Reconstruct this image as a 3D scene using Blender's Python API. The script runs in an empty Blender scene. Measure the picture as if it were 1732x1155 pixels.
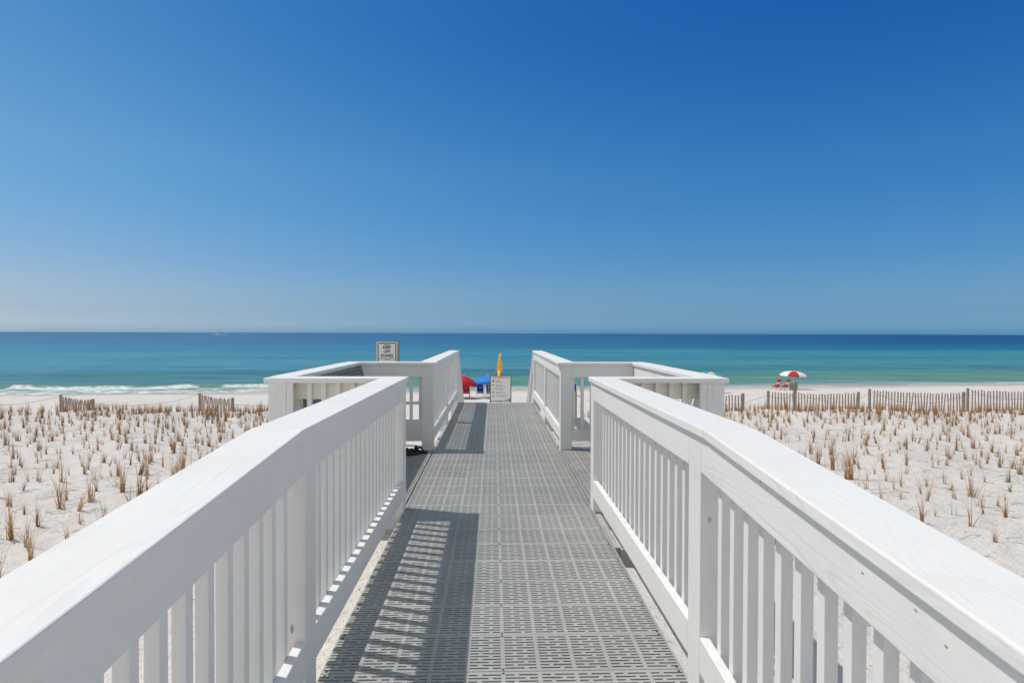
import bpy, bmesh, math, random
import numpy as np
from mathutils import Vector, Matrix, Euler, noise
R = math.radians
random.seed(7)
scene = bpy.context.scene
C = scene.collection

# ------------------------------------------------------------ camera
cam_d = bpy.data.cameras.new('camera'); cam = bpy.data.objects.new('camera', cam_d); C.objects.link(cam)
EYE = 1.42
F_PX = 1008.0
cam_d.sensor_width = 36.0; cam_d.lens = F_PX/1732*36.0
cam_d.clip_start = 0.05; cam_d.clip_end = 60000
yaw, pitch, roll = R(-1.76), R(-0.78), R(0.18)
cam.matrix_world = (Matrix.Translation((0, 0, EYE)) @ Matrix.Rotation(yaw, 4, 'Z') @
                    Matrix.Rotation(pitch, 4, 'X') @ Matrix.Rotation(R(90), 4, 'X') @ Matrix.Rotation(roll, 4, 'Z'))
scene.camera = cam
scene.render.resolution_x = 1024; scene.render.resolution_y = 682

# ------------------------------------------------------------ light
SUN_DIR = Vector((-0.55, 0.178, 1.0)).normalized()
sun_el = math.asin(SUN_DIR.z); sun_az = math.atan2(SUN_DIR.x, SUN_DIR.y)   # azimuth from +Y towards +X
world = bpy.data.worlds.new('World'); scene.world = world; world.use_nodes = True
wn = world.node_tree; wn.nodes.clear()
sky = wn.nodes.new('ShaderNodeTexSky'); sky.sky_type = 'NISHITA'; sky.sun_disc = False
sky.sun_elevation = sun_el; sky.sun_rotation = sun_az
sky.altitude = 0; sky.air_density = 1.0; sky.dust_density = 1.0; sky.ozone_density = 1.0
SKY = 0.08
# grade of the sky colour: deeper blue aloft in view, unseen zenith lifted as added fill, bluer haze at the horizon than the raw model gives
sep = wn.nodes.new('ShaderNodeSeparateColor'); comb = wn.nodes.new('ShaderNodeCombineColor'); wn.links.new(sky.outputs[0], sep.inputs[0])
for i, g_ in enumerate((2.6, 1.45, 0.75)):
    m1 = wn.nodes.new('ShaderNodeMath'); m1.operation = 'MULTIPLY'; m1.inputs[1].default_value = SKY; wn.links.new(sep.outputs[i], m1.inputs[0])
    m2 = wn.nodes.new('ShaderNodeMath'); m2.operation = 'POWER'; m2.inputs[1].default_value = g_; wn.links.new(m1.outputs[0], m2.inputs[0])
    m3 = wn.nodes.new('ShaderNodeMath'); m3.operation = 'MULTIPLY'; m3.inputs[1].default_value = 30/SKY; wn.links.new(m2.outputs[0], m3.inputs[0])
    wn.links.new(m3.outputs[0], comb.inputs[i])
wtc = wn.nodes.new('ShaderNodeTexCoord'); wsp = wn.nodes.new('ShaderNodeSeparateXYZ'); wn.links.new(wtc.outputs['Generated'], wsp.inputs[0])
wr_ = wn.nodes.new('ShaderNodeValToRGB'); el = wr_.color_ramp.elements; wr_.color_ramp.interpolation = 'LINEAR'
for k, (p_, c_) in enumerate(((0, (4.6, 2.3, 1.62)), (0.0057, (4.3, 2.2, 1.6)), (0.0137, (3.6, 1.96, 1.52)), (0.022, (2.75, 1.64, 1.38)), (0.0335, (2.35, 1.37, 1.23)), (0.0533, (2.34, 1.25, 1.125)), (0.073, (2.5, 1.214, 1.074)), (0.0926, (2.658, 1.207, 1.052)), (0.1122, (2.818, 1.222, 1.044)), (0.1412, (3.207, 1.283, 1.036)), (0.1699, (3.518, 1.339, 1.043)), (0.2075, (3.898, 1.42, 1.04)), (0.2532, (4.7, 1.52, 1.039)), (0.33, (4.6, 1.52, 1.02)), (0.45, (3.8, 1.44, 1)), (0.56, (3.8, 1.5, 1)), (0.68, (6.5, 2.4, 1.05)), (1, (9, 4.0, 1.15)))):
    e_ = el[k] if k < 2 else el.new(p_); e_.position = p_; e_.color = (c_[0]/30, c_[1]/30, c_[2]/30, 1)
wn.links.new(wsp.outputs[2], wr_.inputs[0])
mul = wn.nodes.new('ShaderNodeMix'); mul.data_type = 'RGBA'; mul.blend_type = 'MULTIPLY'; mul.inputs[0].default_value = 1
wn.links.new(comb.outputs[0], mul.inputs[6]); wn.links.new(wr_.outputs[0], mul.inputs[7])
# landward sky (behind and beside the camera): a bright whitish glow added as fill for shaded faces
hm = wn.nodes.new('ShaderNodeMapRange'); wn.links.new(wsp.outputs[1], hm.inputs[0])
for i, v in enumerate((0.52, -0.10, 0.0, 0.85)): hm.inputs[i+1].default_value = v
hf = wn.nodes.new('ShaderNodeValToRGB'); hf.color_ramp.elements[0].color = (0.96, 0.935, 0.90, 1)
hf.color_ramp.elements[1].position = 0.75; hf.color_ramp.elements[1].color = (0.27, 0.30, 0.345, 1)
wn.links.new(wsp.outputs[2], hf.inputs[0])
hd = wn.nodes.new('ShaderNodeMix'); hd.data_type = 'RGBA'; hd.blend_type = 'MULTIPLY'; hd.inputs[0].default_value = 1; hd.inputs[7].default_value = (1/SKY, 1/SKY, 1/SKY, 1)
wn.links.new(hf.outputs[0], hd.inputs[6])
hx = wn.nodes.new('ShaderNodeMix'); hx.data_type = 'RGBA'; wn.links.new(hm.outputs[0], hx.inputs[0])
wn.links.new(mul.outputs[2], hx.inputs[6]); wn.links.new(hd.outputs[2], hx.inputs[7])
bg = wn.nodes.new('ShaderNodeBackground'); bg.inputs['Strength'].default_value = SKY
wo = wn.nodes.new('ShaderNodeOutputWorld')
wn.links.new(hx.outputs[2], bg.inputs[0]); wn.links.new(bg.outputs[0], wo.inputs[0])
sl = bpy.data.lights.new('sun', 'SUN'); sl.energy = 2.85; sl.angle = R(0.53); sl.color = (1.0, 0.975, 0.94)
so = bpy.data.objects.new('sun', sl); C.objects.link(so)
so.rotation_euler = SUN_DIR.to_track_quat('Z', 'Y').to_euler(); so.location = (0, 0, 30)
scene.view_settings.view_transform = 'Standard'; scene.view_settings.look = 'None'
scene.view_settings.exposure = 0.0; scene.view_settings.gamma = 1.0

# ------------------------------------------------------------ materials
def new_mat(name):
    m = bpy.data.materials.new(name); m.use_nodes = True
    nt = m.node_tree; b = nt.nodes['Principled BSDF']
    return m, nt, b
def nd(nt, t, **kw):
    n = nt.nodes.new(t)
    for k, v in kw.items(): setattr(n, k, v)
    return n
def ramp(nt, pts):
    r = nd(nt, 'ShaderNodeValToRGB'); e = r.color_ramp.elements
    while len(e) > 1: e.remove(e[-1])
    e[0].position = pts[0][0]; e[0].color = (*pts[0][1], 1)
    for p, c in pts[1:]:
        x = e.new(p); x.color = (*c, 1)
    return r
def mapping(nt, src, scale, loc=(0, 0, 0)):
    m = nd(nt, 'ShaderNodeMapping'); m.inputs['Scale'].default_value = scale; m.inputs['Location'].default_value = loc
    nt.links.new(src, m.inputs['Vector']); return m.outputs[0]
def noise_tex(nt, vec, scale, detail=3, rough=0.55, dist=0.0):
    n = nd(nt, 'ShaderNodeTexNoise'); n.inputs['Scale'].default_value = scale; n.inputs['Detail'].default_value = detail
    n.inputs['Roughness'].default_value = rough; n.inputs['Distortion'].default_value = dist
    nt.links.new(vec, n.inputs['Vector']); return n.outputs['Fac']
def mixc(nt, fac, a, b, mode='MIX'):
    m = nd(nt, 'ShaderNodeMix', data_type='RGBA', blend_type=mode)
    for sock, v in ((m.inputs[0], fac), (m.inputs[6], a), (m.inputs[7], b)):
        if isinstance(v, (int, float)): sock.default_value = v
        elif isinstance(v, tuple): sock.default_value = (*v, 1)
        else: nt.links.new(v, sock)
    return m.outputs[2]
def mth(nt, op, a, b=None, clamp=False):
    m = nd(nt, 'ShaderNodeMath', operation=op); m.use_clamp = clamp
    for i, v in enumerate((a, b)):
        if v is None: continue
        if isinstance(v, (int, float)): m.inputs[i].default_value = v
        else: nt.links.new(v, m.inputs[i])
    return m.outputs[0]
def maprange(nt, v, a, b, c=0.0, d=1.0):
    m = nd(nt, 'ShaderNodeMapRange'); nt.links.new(v, m.inputs[0])
    for i, x in enumerate((a, b, c, d)): m.inputs[i+1].default_value = x
    return m.outputs[0]
def bump(nt, bsdf, h, strength=0.3, dist=0.01, prev=None):
    b = nd(nt, 'ShaderNodeBump'); b.inputs['Strength'].default_value = strength; b.inputs['Distance'].default_value = dist
    nt.links.new(h, b.inputs['Height'])
    if prev is not None: nt.links.new(prev, b.inputs['Normal'])
    if bsdf is not None: nt.links.new(b.outputs[0], bsdf.inputs['Normal'])
    return b.outputs[0]
def flat_mat(name, col, rough=0.6, var=0.08, scale=8, metallic=0.0):
    m, nt, b = new_mat(name)
    tc = nd(nt, 'ShaderNodeTexCoord')
    n = noise_tex(nt, tc.outputs['Object'], scale, 4)
    lo = tuple(max(0, c*(1-var)) for c in col); hi = tuple(min(1, c*(1+var)) for c in col)
    r = ramp(nt, [(0.3, lo), (0.7, hi)]); nt.links.new(n, r.inputs[0]); nt.links.new(r.outputs[0], b.inputs['Base Color'])
    b.inputs['Roughness'].default_value = rough; b.inputs['Metallic'].default_value = metallic
    return m

def painted_wood(name, col, grain=1.0):
    m, nt, b = new_mat(name)
    uv = nd(nt, 'ShaderNodeUVMap'); U = uv.outputs[0]
    fine = noise_tex(nt, mapping(nt, U, (3.0, 90.0, 1)), 1.0, 5, 0.6)
    # cathedral grain: rings of a stretched, slowly varying field
    field = noise_tex(nt, mapping(nt, U, (0.9, 7.5, 1)), 1.0, 1.5, 0.4, 0.25)
    rings = mth(nt, 'SINE', mth(nt, 'MULTIPLY', field, 95.0))
    rings = maprange(nt, rings, 0.2, 1.0)
    patch = maprange(nt, noise_tex(nt, mapping(nt, U, (0.8, 3.0, 1), (4, 2, 0)), 1.0, 2), 0.45, 0.7)
    rings = mth(nt, 'MULTIPLY', rings, patch)
    wear = maprange(nt, noise_tex(nt, mapping(nt, U, (2.0, 6.0, 1), (1, 7, 0)), 1.0, 6, 0.65), 0.55, 0.8)
    c = mixc(nt, mth(nt, 'MULTIPLY', rings, 0.13*grain), col, tuple(x*0.62 for x in col))
    c = mixc(nt, mth(nt, 'MULTIPLY', wear, 0.22*grain), c, (0.62, 0.60, 0.55))
    c = mixc(nt, maprange(nt, fine, 0.55, 0.80, 0, 0.20*grain), c, (0.5, 0.49, 0.46))
    # knots
    vo = nd(nt, 'ShaderNodeTexVoronoi'); vo.feature = 'F1'; vo.inputs['Scale'].default_value = 1.0
    nt.links.new(mapping(nt, U, (1.6, 3.2, 1)), vo.inputs['Vector'])
    kn = mth(nt, 'MULTIPLY', maprange(nt, vo.outputs['Distance'], 0.012, 0.034, 1, 0), maprange(nt, noise_tex(nt, mapping(nt, U, (0.9, 0.9, 1)), 1.0, 1), 0.45, 0.5))
    c = mixc(nt, mth(nt, 'MULTIPLY', kn, 0.65*grain), c, (0.34, 0.30, 0.22))
    # dirt blotches
    geo = nd(nt, 'ShaderNodeTexCoord')
    d = maprange(nt, noise_tex(nt, geo.outputs['Object'], 2.3, 6, 0.7), 0.5, 0.75)
    c = mixc(nt, mth(nt, 'MULTIPLY', d, 0.22), c, (0.56, 0.54, 0.49))
    nt.links.new(c, b.inputs['Base Color'])
    h = mth(nt, 'ADD', mth(nt, 'MULTIPLY', fine, 0.5), mth(nt, 'MULTIPLY', rings, -0.45))
    h = mth(nt, 'ADD', h, mth(nt, 'MULTIPLY', kn, -0.8))
    bump(nt, b, h, 0.42*grain, 0.0035)
    b.inputs['Roughness'].default_value = 0.55; b.inputs['Specular IOR Level'].default_value = 0.2
    return m
M = {}
M['white'] = painted_wood('white_painted_wood', (0.80, 0.80, 0.78))
M['cream_bounce'] = painted_wood('bounce_tinted_cream_wood', (0.80, 0.78, 0.70), 0.6)  # warm sand bounce put into the alcove rail colour; plain cream on bench ends

def deck_mat():
    m, nt, b = new_mat('grey_plastic_grating')
    tc = nd(nt, 'ShaderNodeTexCoord'); oi = nd(nt, 'ShaderNodeObjectInfo')
    n1 = noise_tex(nt, tc.outputs['Object'], 3.0, 6, 0.7)
    add = nd(nt, 'ShaderNodeVectorMath', operation='ADD'); nt.links.new(tc.outputs['Object'], add.inputs[0]); nt.links.new(oi.outputs['Location'], add.inputs[1])
    n2 = noise_tex(nt, add.outputs[0], 1.3, 6, 0.7)
    n3 = noise_tex(nt, add.outputs[0], 60, 2, 0.5)
    c = ramp(nt, [(0.3, (0.345, 0.35, 0.325)), (0.7, (0.455, 0.46, 0.425))]); nt.links.new(n2, c.inputs[0])
    cc = mixc(nt, maprange(nt, n3, 0.4, 0.75, 0, 0.35), c.outputs[0], (0.55, 0.53, 0.49))
    rnd = maprange(nt, oi.outputs['Random'], 0, 1, 0.0, 0.30)
    cc = mixc(nt, rnd, cc, (0.28, 0.28, 0.27))
    gs = nd(nt, 'ShaderNodeNewGeometry'); st_ = maprange(nt, noise_tex(nt, gs.outputs['Position'], 1.1, 6, 0.75), 0.52, 0.68)
    cc = mixc(nt, mth(nt, 'MULTIPLY', st_, 0.35), cc, (0.26, 0.255, 0.235))
    sd_ = maprange(nt, noise_tex(nt, gs.outputs['Position'], 7.0, 6, 0.75), 0.58, 0.70)
    cc = mixc(nt, mth(nt, 'MULTIPLY', sd_, 0.45), cc, (0.56, 0.53, 0.48))
    nt.links.new(cc, b.inputs['Base Color']); b.inputs['Roughness'].default_value = 0.55
    bump(nt, b, n3, 0.25, 0.001)
    return m
M['deck'] = deck_mat()
M['screw'] = flat_mat('dark_screw_heads', (0.06, 0.055, 0.05), 0.4)
M['bench'] = flat_mat('grey_bench_grating', (0.20, 0.20, 0.20), 0.6)
M['beam'] = flat_mat('weathered_beam', (0.42, 0.40, 0.36), 0.8, 0.2, 5)
M['black'] = flat_mat('black_rubber', (0.012, 0.012, 0.014), 0.5, 0.3, 30)
M['pole_metal'] = flat_mat('galvanised_metal', (0.30, 0.30, 0.30), 0.4, 0.1, 20, 0.7)
M['sign_grey'] = flat_mat('grey_sign_face', (0.80, 0.80, 0.77), 0.6, 0.03)
M['sign_white'] = flat_mat('pale_sign_face', (0.86, 0.85, 0.80), 0.6, 0.03)
M['ink'] = flat_mat('black_sign_ink', (0.015, 0.015, 0.017), 0.6)
M['ink_grey'] = flat_mat('grey_sign_ink', (0.12, 0.12, 0.12), 0.6)
M['red'] = flat_mat('red_fabric', (0.52, 0.012, 0.018), 0.75, 0.12, 3)
M['deepred'] = flat_mat('dark_red_fabric', (0.55, 0.008, 0.014), 0.75, 0.12, 3)
M['blue'] = flat_mat('bright_blue_fabric', (0.003, 0.20, 0.62), 0.75, 0.12, 3)
M['navy'] = flat_mat('navy_fabric', (0.006, 0.04, 0.32), 0.75, 0.12, 3)
M['purple'] = flat_mat('purple_fabric', (0.09, 0.03, 0.26), 0.75, 0.12, 3)
M['whitefab'] = flat_mat('white_fabric', (0.80, 0.77, 0.70), 0.75, 0.05, 3)
M['tanfab'] = flat_mat('tan_fabric', (0.68, 0.52, 0.36), 0.75, 0.05, 3)
M['teal'] = flat_mat('teal_fabric', (0.005, 0.38, 0.36), 0.75, 0.05, 3)
M['yellow'] = flat_mat('yellow_flag_cloth', (0.92, 0.47, 0.05), 0.7, 0.06, 6)
M['green_ink'] = flat_mat('green_sign_ink', (0.02, 0.30, 0.18), 0.6)
M['purple_ink'] = flat_mat('lilac_sign_ink', (0.36, 0.25, 0.48), 0.6)
M['red_ink'] = flat_mat('red_sign_ink', (0.50, 0.02, 0.05), 0.6)
M['yellow_ink'] = flat_mat('yellow_sign_ink', (0.80, 0.42, 0.03), 0.6)
M['chairwood'] = flat_mat('varnished_wood', (0.50, 0.36, 0.22), 0.5, 0.2, 12)
M['whitemetal'] = flat_mat('white_painted_metal', (0.75, 0.74, 0.70), 0.4, 0.05)
M['hull'] = flat_mat('white_boat_hull', (0.85, 0.85, 0.85), 0.3, 0.03)
M['glassdark'] = flat_mat('dark_windscreen', (0.05, 0.06, 0.08), 0.1, 0.03)
M['rope'] = flat_mat('weathered_rope', (0.28, 0.25, 0.20), 0.9, 0.2, 30)

def weathered(name, a, b_, sc=(1, 1, 1)):
    m, nt, b = new_mat(name)
    tc = nd(nt, 'ShaderNodeTexCoord')
    n = noise_tex(nt, mapping(nt, tc.outputs['Object'], (14, 14, 1.5)), 2.0, 6, 0.7)
    r = ramp(nt, [(0.25, a), (0.75, b_)]); nt.links.new(n, r.inputs[0]); nt.links.new(r.outputs[0], b.inputs['Base Color'])
    b.inputs['Roughness'].default_value = 0.9; bump(nt, b, n, 0.5, 0.004)
    return m
M['post'] = weathered('weathered_post_wood', (0.20, 0.17, 0.13), (0.42, 0.36, 0.29))
M['slat'] = weathered('sand_fence_slats', (0.30, 0.20, 0.165), (0.56, 0.43, 0.36))

def grass_mat(name, stops):
    m, nt, b = new_mat(name)
    oi = nd(nt, 'ShaderNodeObjectInfo'); tc = nd(nt, 'ShaderNodeTexCoord')
    v = nd(nt, 'ShaderNodeVectorMath', operation='ADD'); nt.links.new(tc.outputs['Object'], v.inputs[0]); nt.links.new(oi.outputs['Location'], v.inputs[1])
    n = noise_tex(nt, v.outputs[0], 26, 3)
    n = mth(nt, 'ADD', mth(nt, 'MULTIPLY', n, 0.8), mth(nt, 'MULTIPLY', oi.outputs['Random'], 0.25))
    r = ramp(nt, stops); nt.links.new(n, r.inputs[0]); nt.links.new(r.outputs[0], b.inputs['Base Color'])
    b.inputs['Roughness'].default_value = 0.8
    return m
M['grass'] = grass_mat('dry_brown_grass', [(0.28, (0.25, 0.115, 0.045)), (0.46, (0.44, 0.23, 0.085)), (0.64, (0.56, 0.35, 0.14)), (0.82, (0.66, 0.52, 0.29))])
M['grassgreen'] = grass_mat('yellow_green_grass', [(0.3, (0.15, 0.11, 0.03)), (0.5, (0.28, 0.24, 0.04)), (0.75, (0.36, 0.34, 0.06))])
M['twig'] = flat_mat('dark_dry_twigs', (0.10, 0.08, 0.06), 0.9, 0.3, 20)

def sand_mat():
    m, nt, b = new_mat('white_quartz_sand')
    tc = nd(nt, 'ShaderNodeTexCoord'); O = tc.outputs['Object']
    big = noise_tex(nt, O, 0.35, 5, 0.6)
    mid = noise_tex(nt, O, 3.5, 6, 0.65)
    fine = noise_tex(nt, O, 90, 3, 0.6)
    c = ramp(nt, [(0.3, (0.63, 0.60, 0.57)), (0.7, (0.71, 0.68, 0.645))]); nt.links.new(mid, c.inputs[0])
    cc = mixc(nt, maprange(nt, fine, 0.5, 0.8, 0, 0.35), c.outputs[0], (0.50, 0.44, 0.37))
    cc = mixc(nt, maprange(nt, noise_tex(nt, O, 0.8, 5, 0.6), 0.48, 0.66, 0, 0.40), cc, (0.58, 0.53, 0.475))
    # shell and debris flecks
    vo = nd(nt, 'ShaderNodeTexVoronoi'); vo.inputs['Scale'].default_value = 22; nt.links.new(O, vo.inputs['Vector'])
    cl = nd(nt, 'ShaderNodeSeparateColor'); nt.links.new(vo.outputs['Color'], cl.inputs[0])
    fl = mth(nt, 'MULTIPLY', maprange(nt, vo.outputs['Distance'], 0.10, 0.22, 1, 0), maprange(nt, cl.outputs[0], 0.86, 0.9))
    dens = maprange(nt, noise_tex(nt, O, 0.9, 3), 0.45, 0.6)
    fl = mth(nt, 'MULTIPLY', fl, mth(nt, 'ADD', mth(nt, 'MULTIPLY', dens, 0.7), 0.1))
    cc = mixc(nt, fl, cc, (0.22, 0.15, 0.09))
    # wind-blown dry stalk litter: thin distorted lines
    dist = nd(nt, 'ShaderNodeTexNoise'); dist.inputs['Scale'].default_value = 2.2; nt.links.new(O, dist.inputs['Vector'])
    va = nd(nt, 'ShaderNodeVectorMath', operation='ADD'); nt.links.new(O, va.inputs[0])
    vs = nd(nt, 'ShaderNodeVectorMath', operation='SCALE'); nt.links.new(dist.outputs['Color'], vs.inputs[0]); vs.inputs['Scale'].default_value = 0.6
    nt.links.new(vs.outputs[0], va.inputs[1])
    v2 = nd(nt, 'ShaderNodeTexVoronoi', feature='DISTANCE_TO_EDGE'); v2.inputs['Scale'].default_value = 2.6
    nt.links.new(mapping(nt, va.outputs[0], (1, 1.6, 1)), v2.inputs['Vector'])
    ln = mth(nt, 'MULTIPLY', maprange(nt, v2.outputs['Distance'], 0.004, 0.016, 1, 0), maprange(nt, mid, 0.5, 0.58))
    sx = nd(nt, 'ShaderNodeSeparateXYZ'); nt.links.new(O, sx.inputs[0])
    near = maprange(nt, sx.outputs[1], 17, 19, 1, 0)
    cc = mixc(nt, mth(nt, 'MULTIPLY', mth(nt, 'MULTIPLY', ln, near), 0.45), cc, (0.33, 0.25, 0.17))
    # damp sand near the water: tan band then grey wet band (height above sea level)
    z = sx.outputs[2]
    zz = mth(nt, 'ADD', z, mth(nt, 'MULTIPLY', mth(nt, 'SUBTRACT', big, 0.5), 0.30))
    damp = maprange(nt, zz, -3.80, -3.66, 1, 0)
    cc = mixc(nt, mth(nt, 'MULTIPLY', damp, 0.7), cc, (0.55, 0.44, 0.34))
    wet = maprange(nt, zz, -4.08, -3.98, 1, 0)
    cc = mixc(nt, mth(nt, 'MULTIPLY', wet, 0.9), cc, (0.33, 0.335, 0.34))
    nt.links.new(cc, b.inputs['Base Color'])
    b.inputs['Roughness'].default_value = 0.95; b.inputs['Specular IOR Level'].default_value = 0.1
    h1 = bump(nt, None, mid, 0.7, 0.06)
    lump = noise_tex(nt, O, 14, 4, 0.6)
    h2 = bump(nt, None, lump, 0.75, 0.025, h1)
    bump(nt, b, fine, 0.35, 0.004, h2)
    return m
M['sand'] = sand_mat()

# ------------------------------------------------------------ mesh helpers
class MB:
    def __init__(s): s.v = []; s.f = []; s.uv = []; s.mi = []
    def quad(s, idx, uvs=None, mi=0):
        s.f.append(tuple(idx)); s.uv.append(uvs or [(0, 0)]*len(idx)); s.mi.append(mi)
    def beam(s, a, b, side, w, up, h, mi=0):
        """a->b: one lower inner corner line; the board spans w along side and h along up."""
        a, b, side, up = Vector(a), Vector(b), Vector(side), Vector(up)
        L = (b-a).length; n = len(s.v); ou, ov = random.uniform(0, 60), random.uniform(0, 60)
        for p in (a, b):
            s.v += [p, p+side*w, p+side*w+up*h, p+up*h]
        for k, (i, j, d) in enumerate(((0, 1, w), (1, 2, h), (2, 3, w), (3, 0, h))):
            v0 = ov + k*1.7
            s.quad((n+i, n+j, n+4+j, n+4+i), [(ou, v0), (ou, v0+d), (ou+L, v0+d), (ou+L, v0)], mi)
        s.quad((n+3, n+2, n+1, n), [(ou, ov), (ou, ov+w), (ou+h, ov+w), (ou+h, ov)], mi)
        s.quad((n+4, n+5, n+6, n+7), [(ou, ov), (ou, ov+w), (ou+h, ov+w), (ou+h, ov)], mi)
    def box(s, x0, x1, y0, y1, z0, z1, mi=0):
        dx, dy, dz = x1-x0, y1-y0, z1-z0
        if dz >= dx and dz >= dy: s.beam((x0, y0, z0), (x0, y0, z1), (1, 0, 0), dx, (0, 1, 0), dy, mi)
        elif dx >= dy: s.beam((x0, y0, z0), (x1, y0, z0), (0, 1, 0), dy, (0, 0, 1), dz, mi)
        else: s.beam((x0, y0, z0), (x0, y1, z0), (1, 0, 0), dx, (0, 0, 1), dz, mi)
    def tube(s, pts, rad, n=8, mi=0, cap=True):
        pts = [Vector(p) for p in pts]; rs = rad if isinstance(rad, (list, tuple)) else [rad]*len(pts)
        base = len(s.v)
        for i, p in enumerate(pts):
            t = (pts[min(i+1, len(pts)-1)]-pts[max(i-1, 0)]).normalized()
            u = t.orthogonal().normalized() if abs(t.z) > 0.9 else t.cross(Vector((0, 0, 1))).normalized()
            w = t.cross(u)
            for k in range(n):
                a = 2*math.pi*k/n; s.v.append(p+(u*math.cos(a)+w*math.sin(a))*rs[i])
        for i in range(len(pts)-1):
            for k in range(n):
                a, b = base+i*n+k, base+i*n+(k+1) % n
                s.quad((a, b, b+n, a+n))
        if cap:
            s.quad(tuple(base+k for k in range(n))[::-1], mi=mi); s.quad(tuple(base+(len(pts)-1)*n+k for k in range(n)), mi=mi)
        if mi:
            for q in range(len(s.mi)-1, -1, -1):
                if s.f[q][0] < base: break
                s.mi[q] = mi
    def build(s, name, mats, parent=None, smooth=False, bev=0, normals=True):
        me = bpy.data.meshes.new(name); me.from_pydata([tuple(v) for v in s.v], [], s.f)
        mats = mats if isinstance(mats, (list, tuple)) else [mats]
        for m in mats: me.materials.append(m)
        uvl = me.uv_layers.new(name='UVMap')
        flat = [c for f in s.uv for uv in f for c in uv]
        uvl.data.foreach_set('uv', flat)
        me.polygons.foreach_set('material_index', s.mi)
        if normals:
            bm = bmesh.new(); bm.from_mesh(me); bmesh.ops.recalc_face_normals(bm, faces=bm.faces[:]); bm.to_mesh(me); bm.free()
        if smooth: me.polygons.foreach_set('use_smooth', [True]*len(me.polygons))
        me.update()
        o = bpy.data.objects.new(name, me); C.objects.link(o)
        if parent: o.parent = parent
        if bev:
            b = o.modifiers.new('bevel', 'BEVEL'); b.width = bev; b.segments = 2; b.limit_method = 'ANGLE'
        return o
def tag(o, label=None, cat=None, group=None, kind=None):
    for k, v in (('label', label), ('category', cat), ('group', group), ('kind', kind)):
        if v: o[k] = v
    return o
def thing(name, label, cat, loc=(0, 0, 0), rz=0, group=None):
    o = bpy.data.objects.new(name, None); C.objects.link(o); o.empty_display_size = 0.2
    o.location = loc; o.rotation_euler = (0, 0, rz)
    return tag(o, label, cat, group)
def copy_thing(o, loc, rz, label, group=None):
    r = o.copy(); C.objects.link(r); r.location = loc; r.rotation_euler = (0, 0, rz); r['label'] = label
    if group: r['group'] = group
    for ch in o.children:
        c = ch.copy(); C.objects.link(c); c.parent = r
        for g in ch.children:
            d = g.copy(); C.objects.link(d); d.parent = c
    return r

# ------------------------------------------------------------ ground, sea
def smooth(a, b, x):
    t = np.clip((x-a)/(b-a), 0, 1); return t*t*(3-2*t)
PY = [-60, 0, 12, 16.6, 18.6, 20, 23, 30, 36, 40, 44, 50, 56, 61, 66, 80, 120, 400, 40000]
PZ = [-0.9, -0.9, -0.93, -0.90, -1.02, -1.22, -1.8, -2.95, -3.08, -3.20, -3.34, -3.62, -3.98, -4.36, -4.7, -5.4, -7, -12, -40]
CY = [-60, 0, 11, 12.6, 15.2, 18, 24, 30, 36]
CZ = [-0.35, -0.13, -0.14, -0.5, -1.75, -2.1, -2.6, -2.98, -3.08]
def ground(x, y, fine=True):
    x = np.asarray(x, float); y = np.asarray(y, float)
    sh = 0.12*np.clip(x, -120, 160)*smooth(34, 58, y)
    base = np.interp(y-sh, PY, PZ)
    cen = np.interp(y, CY, CZ)
    w = smooth(1.9, 3.7, np.abs(x-0.05))
    w = np.where(y > 36, 1.0, w)
    z = base*w + cen*(1-w)
    if fine:
        dune = (1-smooth(17, 24, y))*w
        z = z + dune*(0.06*np.sin(x*0.55+1.3)*np.sin(y*0.42+.5) + 0.035*np.sin(x*1.31+y*.9) + 0.02*np.sin(x*2.3-y*1.7+2)
                      + 0.012*np.sin(5.1*x+1.1*y)*np.sin(4.3*y-1.9*x))
        crest = np.exp(-((y-17.5)/1.8)**2)*w
        z = z + crest*(0.05*np.sin(x*0.8+.6)+0.04*np.sin(x*2.1+2)+0.02*np.sin(x*5.3))
        beach = smooth(26, 32, y)*(1-smooth(50, 56, y-sh))
        z = z + beach*(0.05*np.sin(x*.31+y*.22)*np.sin(y*.6+x*.1))
    return z
def gz(x, y): return float(ground(x, y))
def grid_obj(name, xs, ys, zf, mat, smooth_=True):
    X, Y = np.meshgrid(xs, ys); Z = zf(X, Y)
    nx, ny = len(xs), len(ys)
    co = np.stack([X, Y, Z], -1).reshape(-1, 3)
    i = np.arange(nx*ny).reshape(ny, nx)
    q = np.stack([i[:-1, :-1], i[:-1, 1:], i[1:, 1:], i[1:, :-1]], -1).reshape(-1, 4)
    me = bpy.data.meshes.new(name); me.vertices.add(len(co)); me.vertices.foreach_set('co', co.ravel())
    me.loops.add(q.size); me.loops.foreach_set('vertex_index', q.ravel())
    me.polygons.add(len(q)); me.polygons.foreach_set('loop_start', np.arange(0, q.size, 4)); me.polygons.foreach_set('loop_total', np.full(len(q), 4))
    me.update(calc_edges=True); me.validate()
    me.polygons.foreach_set('use_smooth', [smooth_]*len(q))
    me.materials.append(mat); o = bpy.data.objects.new(name, me); C.objects.link(o); return o
def steps(a, b, first, growth):
    out = [a]; d = first
    while out[-1] < b: out.append(out[-1]+d); d *= growth
    return out
fx = list(np.arange(-16, 16.01, 0.11)); xr = steps(16, 20000, 0.2, 1.13)[1:]
xs = [-v for v in xr[::-1]] + fx + xr
ys = [-60, -30, -15, -8] + list(np.arange(-5, 2, 0.25)) + list(np.arange(2, 22, 0.10)) + list(np.arange(22, 68, 0.4)) + steps(68, 40000, 1, 1.3)
rng = np.random.RandomState(3)
fp = []                                        # footprints and scuffs pressed into the sand
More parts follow.
